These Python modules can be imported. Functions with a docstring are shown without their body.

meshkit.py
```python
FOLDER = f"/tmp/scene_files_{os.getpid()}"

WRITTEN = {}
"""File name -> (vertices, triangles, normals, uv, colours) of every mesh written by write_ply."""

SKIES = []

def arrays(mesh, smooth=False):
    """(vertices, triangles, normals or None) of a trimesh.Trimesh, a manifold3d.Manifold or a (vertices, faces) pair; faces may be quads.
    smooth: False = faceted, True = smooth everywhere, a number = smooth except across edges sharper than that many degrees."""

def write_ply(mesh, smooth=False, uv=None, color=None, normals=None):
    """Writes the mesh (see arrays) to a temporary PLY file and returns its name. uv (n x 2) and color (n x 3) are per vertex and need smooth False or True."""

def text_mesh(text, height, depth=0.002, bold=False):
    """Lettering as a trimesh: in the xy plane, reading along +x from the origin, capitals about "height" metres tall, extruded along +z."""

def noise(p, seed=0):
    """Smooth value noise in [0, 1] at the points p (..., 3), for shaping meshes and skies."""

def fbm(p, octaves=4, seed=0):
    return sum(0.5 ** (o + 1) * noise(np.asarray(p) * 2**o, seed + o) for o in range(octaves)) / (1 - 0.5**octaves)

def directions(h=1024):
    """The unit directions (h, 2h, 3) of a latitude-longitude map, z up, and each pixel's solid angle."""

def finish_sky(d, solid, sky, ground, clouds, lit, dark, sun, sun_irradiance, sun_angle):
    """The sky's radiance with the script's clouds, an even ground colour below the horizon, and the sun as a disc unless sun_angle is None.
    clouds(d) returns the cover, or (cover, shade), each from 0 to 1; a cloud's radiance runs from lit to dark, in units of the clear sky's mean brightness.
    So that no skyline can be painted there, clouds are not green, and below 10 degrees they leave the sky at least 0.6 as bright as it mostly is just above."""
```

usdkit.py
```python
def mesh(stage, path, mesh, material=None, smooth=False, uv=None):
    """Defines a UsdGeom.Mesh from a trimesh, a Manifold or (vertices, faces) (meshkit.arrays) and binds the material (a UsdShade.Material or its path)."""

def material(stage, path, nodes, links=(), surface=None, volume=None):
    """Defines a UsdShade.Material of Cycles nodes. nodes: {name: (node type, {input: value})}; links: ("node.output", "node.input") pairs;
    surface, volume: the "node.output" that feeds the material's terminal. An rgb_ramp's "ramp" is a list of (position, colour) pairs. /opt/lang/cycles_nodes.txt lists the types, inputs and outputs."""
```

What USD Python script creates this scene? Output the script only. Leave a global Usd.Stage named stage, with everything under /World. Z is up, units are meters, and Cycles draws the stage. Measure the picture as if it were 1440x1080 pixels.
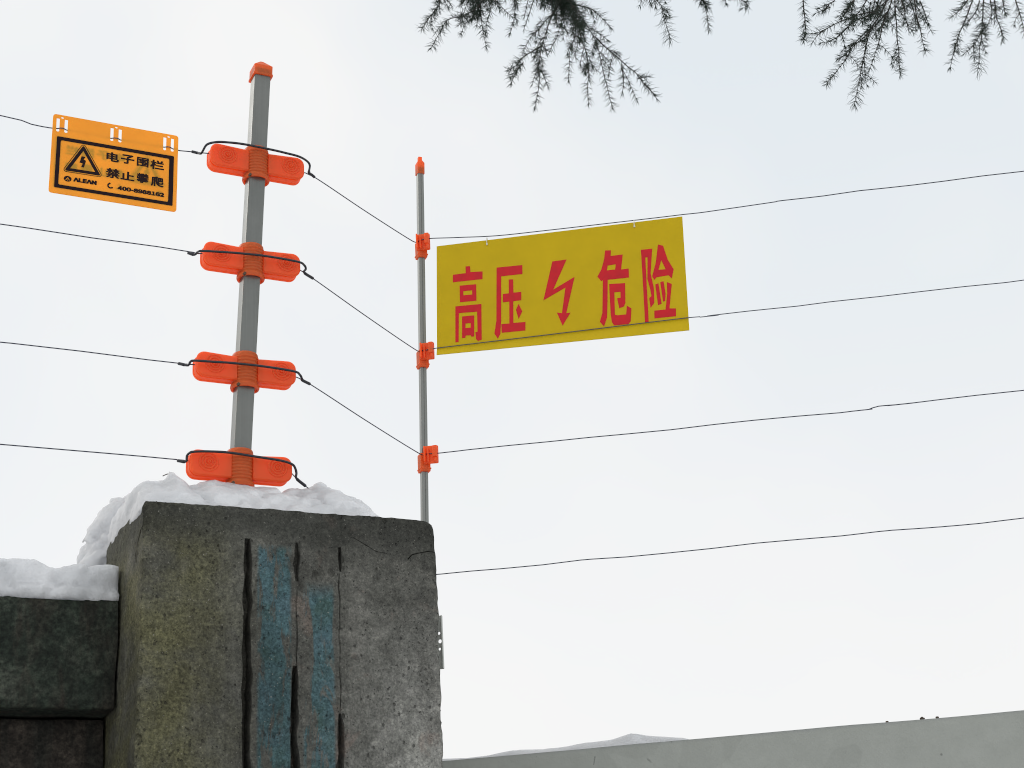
import json, math, random
import numpy as np, trimesh, usdkit, meshkit
import manifold3d as m3
from pxr import Gf, Sdf, Usd, UsdGeom, UsdLux, UsdShade
from shapely.geometry import Polygon, box as sbox
from shapely import affinity, union_all

random.seed(7)
rng = np.random.default_rng(7)
stage = Usd.Stage.CreateInMemory()
UsdGeom.SetStageUpAxis(stage, UsdGeom.Tokens.z)
UsdGeom.SetStageMetersPerUnit(stage, 1.0)
world = UsdGeom.Xform.Define(stage, '/World')
stage.SetDefaultPrim(world.GetPrim())
UsdGeom.Scope.Define(stage, '/World/Looks')

# ---------------------------------------------------------------- node graphs
class Graph:
    """Builds a usdkit material; a string 'node.output' given as an input is a link."""
    def __init__(self): self.nodes, self.links, self.k = {}, [], 0
    def __call__(self, kind, out=None, **inp):
        self.k += 1
        name = f'n{self.k}'
        vals = {}
        for key, v in inp.items():
            if isinstance(v, str) and '.' in v and v.split('.')[0] in self.nodes: self.links.append((v, f'{name}.{key}'))
            else: vals[key] = v
        self.nodes[name] = (kind, vals)
        return f'{name}.{out}' if out else name
    def make(self, name, surface=None, volume=None):
        return usdkit.material(stage, '/World/Looks/' + name, self.nodes, self.links, surface=surface, volume=volume)
    def noise(self, vec, scale, detail=4, rough=.55, dist=0.): return self('noise_texture', 'fac', vector=vec, scale=scale, detail=detail, roughness=rough, distortion=dist)
    def ramp(self, fac, *stops): return self('rgb_ramp', 'color', fac=fac, ramp=list(stops))
    def rng(self, v, a, b, c=0., d=1.): return self('map_range', 'result', value=v, from_min=a, from_max=b, to_min=c, to_max=d, clamp=True, range_type='smoothstep')
    def math(self, op, a, b=0.5): return self('math', 'value', math_type=op, value1=a, value2=b)
    def mix(self, fac, a, b, kind='mix'): return self('mix', 'color', mix_type=kind, fac=fac, color1=a, color2=b)

# ---------------------------------------------------------------- camera
cam = UsdGeom.Camera.Define(stage, '/World/camera')
Rv, Uv, Fv = (0.998281, 0.058609, 0.0), (0.020717, -0.352867, 0.935444), (0.054826, -0.933836, 0.353475)
Rv = (0.998280989, 0.020716968, -0.054825866)
Uv = (0.058609456, -0.352867216, 0.933835992)
Fb = (0.0, -0.935444031, -0.353474844)
cam.AddTransformOp().Set(Gf.Matrix4d(*Rv, 0, *Uv, 0, *Fb, 0, 0, 0, 1.6, 1))
cam.CreateHorizontalApertureAttr(36.0); cam.CreateVerticalApertureAttr(27.0)
cam.CreateFocalLengthAttr(52.2)
cam.CreateClippingRangeAttr(Gf.Vec2f(0.05, 2000))
cam.CreateExposureAttr(0.0)

# ---------------------------------------------------------------- sky and sun (overcast, brightest behind the fence)
SUN = np.array([-0.80, 0.35, 0.60]); SUN /= np.linalg.norm(SUN)
SKYOFF = (3.87, 1.71, 0.93)
g = Graph()
tc = g('texture_coordinate')
gen = tc + '.generated'
sky = g('sky_texture', 'color', sky_type='single_scattering', sun_disc=False, sun_elevation=math.asin(SUN[2]), sun_rotation=math.atan2(SUN[0], SUN[1]), aerosol_density=2.0)
sz = g('separate_xyz', vector=gen) + '.z'
off = g('mapping', 'vector', vector=gen, location=SKYOFF)
n1 = g.noise(off, 1.7, 4, .45, .3)
n2 = g.noise(off, 5., 3, .5, .2)
n = g.math('add', g.math('multiply', n1, .72), g.math('multiply', n2, .28))
veil = g.mix(g.rng(sz, .58, .10), (.800, .855, .896), (.925, .932, .940))
puff = g.ramp(n, (.44, (0, 0, 0)), (.64, (1, 1, 1)))
cloud = g.mix(g('rgb_to_bw', 'val', color=puff), veil, (.955, .952, .945))
cloud = g.mix(1.0, cloud, (10., 10., 10.), 'multiply')
col = g.mix(.95, sky, cloud)
bg = g('background_shader', 'background', color=col, strength=.1)
skym = g.make('overcast_sky', surface=bg)
dome = UsdLux.DomeLight.Define(stage, '/World/sky')
UsdShade.MaterialBindingAPI.Apply(dome.GetPrim()).Bind(skym)
dome.GetPrim().SetCustomDataByKey('kind', 'structure')
sun = UsdLux.DistantLight.Define(stage, '/World/sun')
sun.CreateNormalizeAttr(True); sun.CreateIntensityAttr(.32); sun.CreateAngleAttr(25.0)
sun.CreateColorAttr(Gf.Vec3f(1.0, .96, .9))
zax = SUN; xax = np.cross([0, 0, 1.], zax); xax /= np.linalg.norm(xax); yax = np.cross(zax, xax)
sun.AddTransformOp().Set(Gf.Matrix4d(*xax, 0, *yax, 0, *zax, 0, 0, 0, 10, 1))

# ---------------------------------------------------------------- naming helpers
used = {}
def numbered(parent, name):
    k = used.get((parent, name), 0); used[(parent, name)] = k + 1
    return f'{parent}/{name}' if k == 0 else f'{parent}/{name}_{k:03d}'
def tag(prim, label=None, cat=None, group=None, kind=None):
    for k, v in (('label', label), ('category', cat), ('group', group), ('kind', kind)):
        if v: prim.SetCustomDataByKey(k, v)
    return prim
def obj(name, mesh, mat, parent='/World', smooth=False, loc=None, rz=None):
    parent = str(parent.GetPath()) if hasattr(parent, 'GetPath') else parent
    if isinstance(mesh, list): mesh = trimesh.util.concatenate([tm(m) for m in mesh])
    m = usdkit.mesh(stage, numbered(parent, name), mesh, mat, smooth=smooth)
    if loc is not None: m.AddTranslateOp().Set(Gf.Vec3d(*map(float, loc)))
    if rz is not None: m.AddRotateZOp().Set(rz)
    return m.GetPrim()
def thing(name, label, cat, loc=(0, 0, 0), rz=0., group=None, kind=None):
    x = UsdGeom.Xform.Define(stage, numbered('/World', name))
    x.AddTranslateOp().Set(Gf.Vec3d(*map(float, loc))); x.AddRotateZOp().Set(float(rz))
    return tag(x.GetPrim(), label, cat, group, kind)

# ---------------------------------------------------------------- shape helpers
def tm(m):
    if isinstance(m, trimesh.Trimesh): return m
    a = m.to_mesh(); return trimesh.Trimesh(a.vert_properties[:, :3].astype(float), a.tri_verts, process=False)
def mf(t):
    return m3.Manifold(m3.Mesh(np.asarray(t.vertices, np.float32), np.asarray(t.faces, np.uint32)))
def cube(x0, x1, y0, y1, z0, z1): return m3.Manifold.cube([x1 - x0, y1 - y0, z1 - z0]).translate([x0, y0, z0])
def rbox(x0, x1, y0, y1, z0, z1, r, seg=10):
    """Box with rounded edges: hull of eight spheres."""
    s = m3.Manifold.sphere(r, seg)
    return m3.Manifold.batch_hull([s.translate([x, y, z]) for x in (x0 + r, x1 - r) for y in (y0 + r, y1 - r) for z in (z0 + r, z1 - r)])
def vbox(x0, x1, y0, y1, z0, z1, r, seg=12):
    """Box with rounded vertical edges."""
    c = m3.Manifold.cylinder(z1 - z0, r, r, seg)
    return m3.Manifold.batch_hull([c.translate([x, y, z0]) for x in (x0 + r, x1 - r) for y in (y0 + r, y1 - r)])
def tube(pts, r, n=8, caps=True):
    """A round tube along a polyline (radius may vary per point)."""
    P = np.asarray(pts, float); k = len(P); rr = np.broadcast_to(np.asarray(r, float), (k,))
    t = np.gradient(P, axis=0); t /= np.linalg.norm(t, axis=1, keepdims=True) + 1e-12
    up = np.array([0, 0, 1.]) if abs(t[0, 2]) < .9 else np.array([1., 0, 0])
    u = np.cross(up, t[0]); u /= np.linalg.norm(u)
    V = []
    for i in range(k):
        u = u - t[i] * (u @ t[i]); u /= np.linalg.norm(u); w = np.cross(t[i], u)
        a = np.linspace(0, 2 * np.pi, n, endpoint=False)
        V.append(P[i] + rr[i] * (np.cos(a)[:, None] * u + np.sin(a)[:, None] * w))
    V = np.concatenate(V); F = []
    for i in range(k - 1):
        for j in range(n):
            a, b = i * n + j, i * n + (j + 1) % n
            F += [[a, b, b + n], [a, b + n, a + n]]
    if caps:
        V = np.vstack([V, P[:1], P[-1:]]); c0, c1 = len(V) - 2, len(V) - 1
        for j in range(n):
            F.append([c0, (j + 1) % n, j]); F.append([c1, (k - 1) * n + j, (k - 1) * n + (j + 1) % n])
    return trimesh.Trimesh(V, F, process=False)
def curve(pts, step):
    """Smooth (Catmull-Rom) resampling."""
    P = np.asarray(pts, float)
    if len(P) < 3:
        k = max(2, int(np.linalg.norm(P[-1] - P[0]) / step) + 1); return P[0] + (P[-1] - P[0]) * np.linspace(0, 1, k)[:, None]
    Q = np.vstack([2 * P[0] - P[1], P, 2 * P[-1] - P[-2]]); out = []
    for i in range(len(P) - 1):
        a, b, c, d = Q[i:i + 4]; k = max(2, int(np.linalg.norm(c - b) / step) + 1)
        for t in np.linspace(0, 1, k, endpoint=False):
            out.append(.5 * (2 * b + (c - a) * t + (2 * a - 5 * b + 4 * c - d) * t * t + (3 * b - a - 3 * c + d) * t ** 3))
    return np.array(out + [P[-1]])
def plate(poly, y0, y1):
    """Extrudes a polygon drawn in (x, z) between the depths y0 and y1 (y0 faces the viewer)."""
    gs = getattr(poly, 'geoms', [poly]); ms = []
    for p in gs:
        e = trimesh.creation.extrude_polygon(p, y1 - y0, engine='earcut')
        v = e.vertices.copy(); e = trimesh.Trimesh(np.c_[v[:, 0], y1 - v[:, 2], v[:, 1]], e.faces, process=False)
        ms.append(e)
    return trimesh.util.concatenate(ms)
def rrect(x0, x1, z0, z1, r): return sbox(x0 + r, z0 + r, x1 - r, z1 - r).buffer(r, quad_segs=5)
def torus(R, r, c, n=28, k=6):
    a = np.linspace(0, 2 * np.pi, n + 1)[:-1]; b = np.linspace(0, 2 * np.pi, k + 1)[:-1]
    A_, B_ = np.meshgrid(a, b, indexing='ij')
    V = np.stack([c[0] + (R + r * np.cos(B_)) * np.cos(A_), c[1] + r * np.sin(B_), c[2] + (R + r * np.cos(B_)) * np.sin(A_)], -1).reshape(-1, 3)
    F = []
    for i in range(n):
        for j in range(k):
            p, q, s, t = i * k + j, ((i + 1) % n) * k + j, ((i + 1) % n) * k + (j + 1) % k, i * k + (j + 1) % k
            F += [[p, q, s], [p, s, t]]
    return trimesh.Trimesh(V, F, process=False)
def revolve(profile, n=36):
    return m3.CrossSection([np.asarray(profile, float)]).revolve(n) if False else trimesh.creation.revolve(np.asarray(profile, float), sections=n)
def level(sdf, lo, hi, edge):
    """Mesh of sdf(points) > 0, through a precomputed grid."""
    lo, hi = np.array(lo, float), np.array(hi, float); h = edge * .8
    nn = np.ceil((hi - lo) / h).astype(int) + 3
    ax = [lo[k] - h + h * np.arange(nn[k]) for k in range(3)]
    G = np.stack(np.meshgrid(*ax, indexing='ij'), -1)
    val = sdf(G.reshape(-1, 3)).reshape(nn)
    L = val.tolist(); x0, y0, z0 = lo - h; mx = nn - 2
    def f(x, y, z):
        u, v, w = (x - x0) / h, (y - y0) / h, (z - z0) / h
        i, j, k = min(max(int(u), 0), mx[0]), min(max(int(v), 0), mx[1]), min(max(int(w), 0), mx[2])
        u -= i; v -= j; w -= k
        a, b = L[i], L[i + 1]; a0, a1, b0, b1 = a[j], a[j + 1], b[j], b[j + 1]
        return ((a0[k] * (1 - w) + a0[k + 1] * w) * (1 - v) + (a1[k] * (1 - w) + a1[k + 1] * w) * v) * (1 - u) + ((b0[k] * (1 - w) + b0[k + 1] * w) * (1 - v) + (b1[k] * (1 - w) + b1[k + 1] * w) * v) * u
    mx = [int(v) for v in mx]
    parts = m3.Manifold.level_set(f, [*lo, *hi], edge).decompose()
    return max(parts, key=lambda q: q.volume())
def sstep(x, a, b):
    t = np.clip((x - a) / (b - a), 0, 1); return t * t * (3 - 2 * t)

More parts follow.
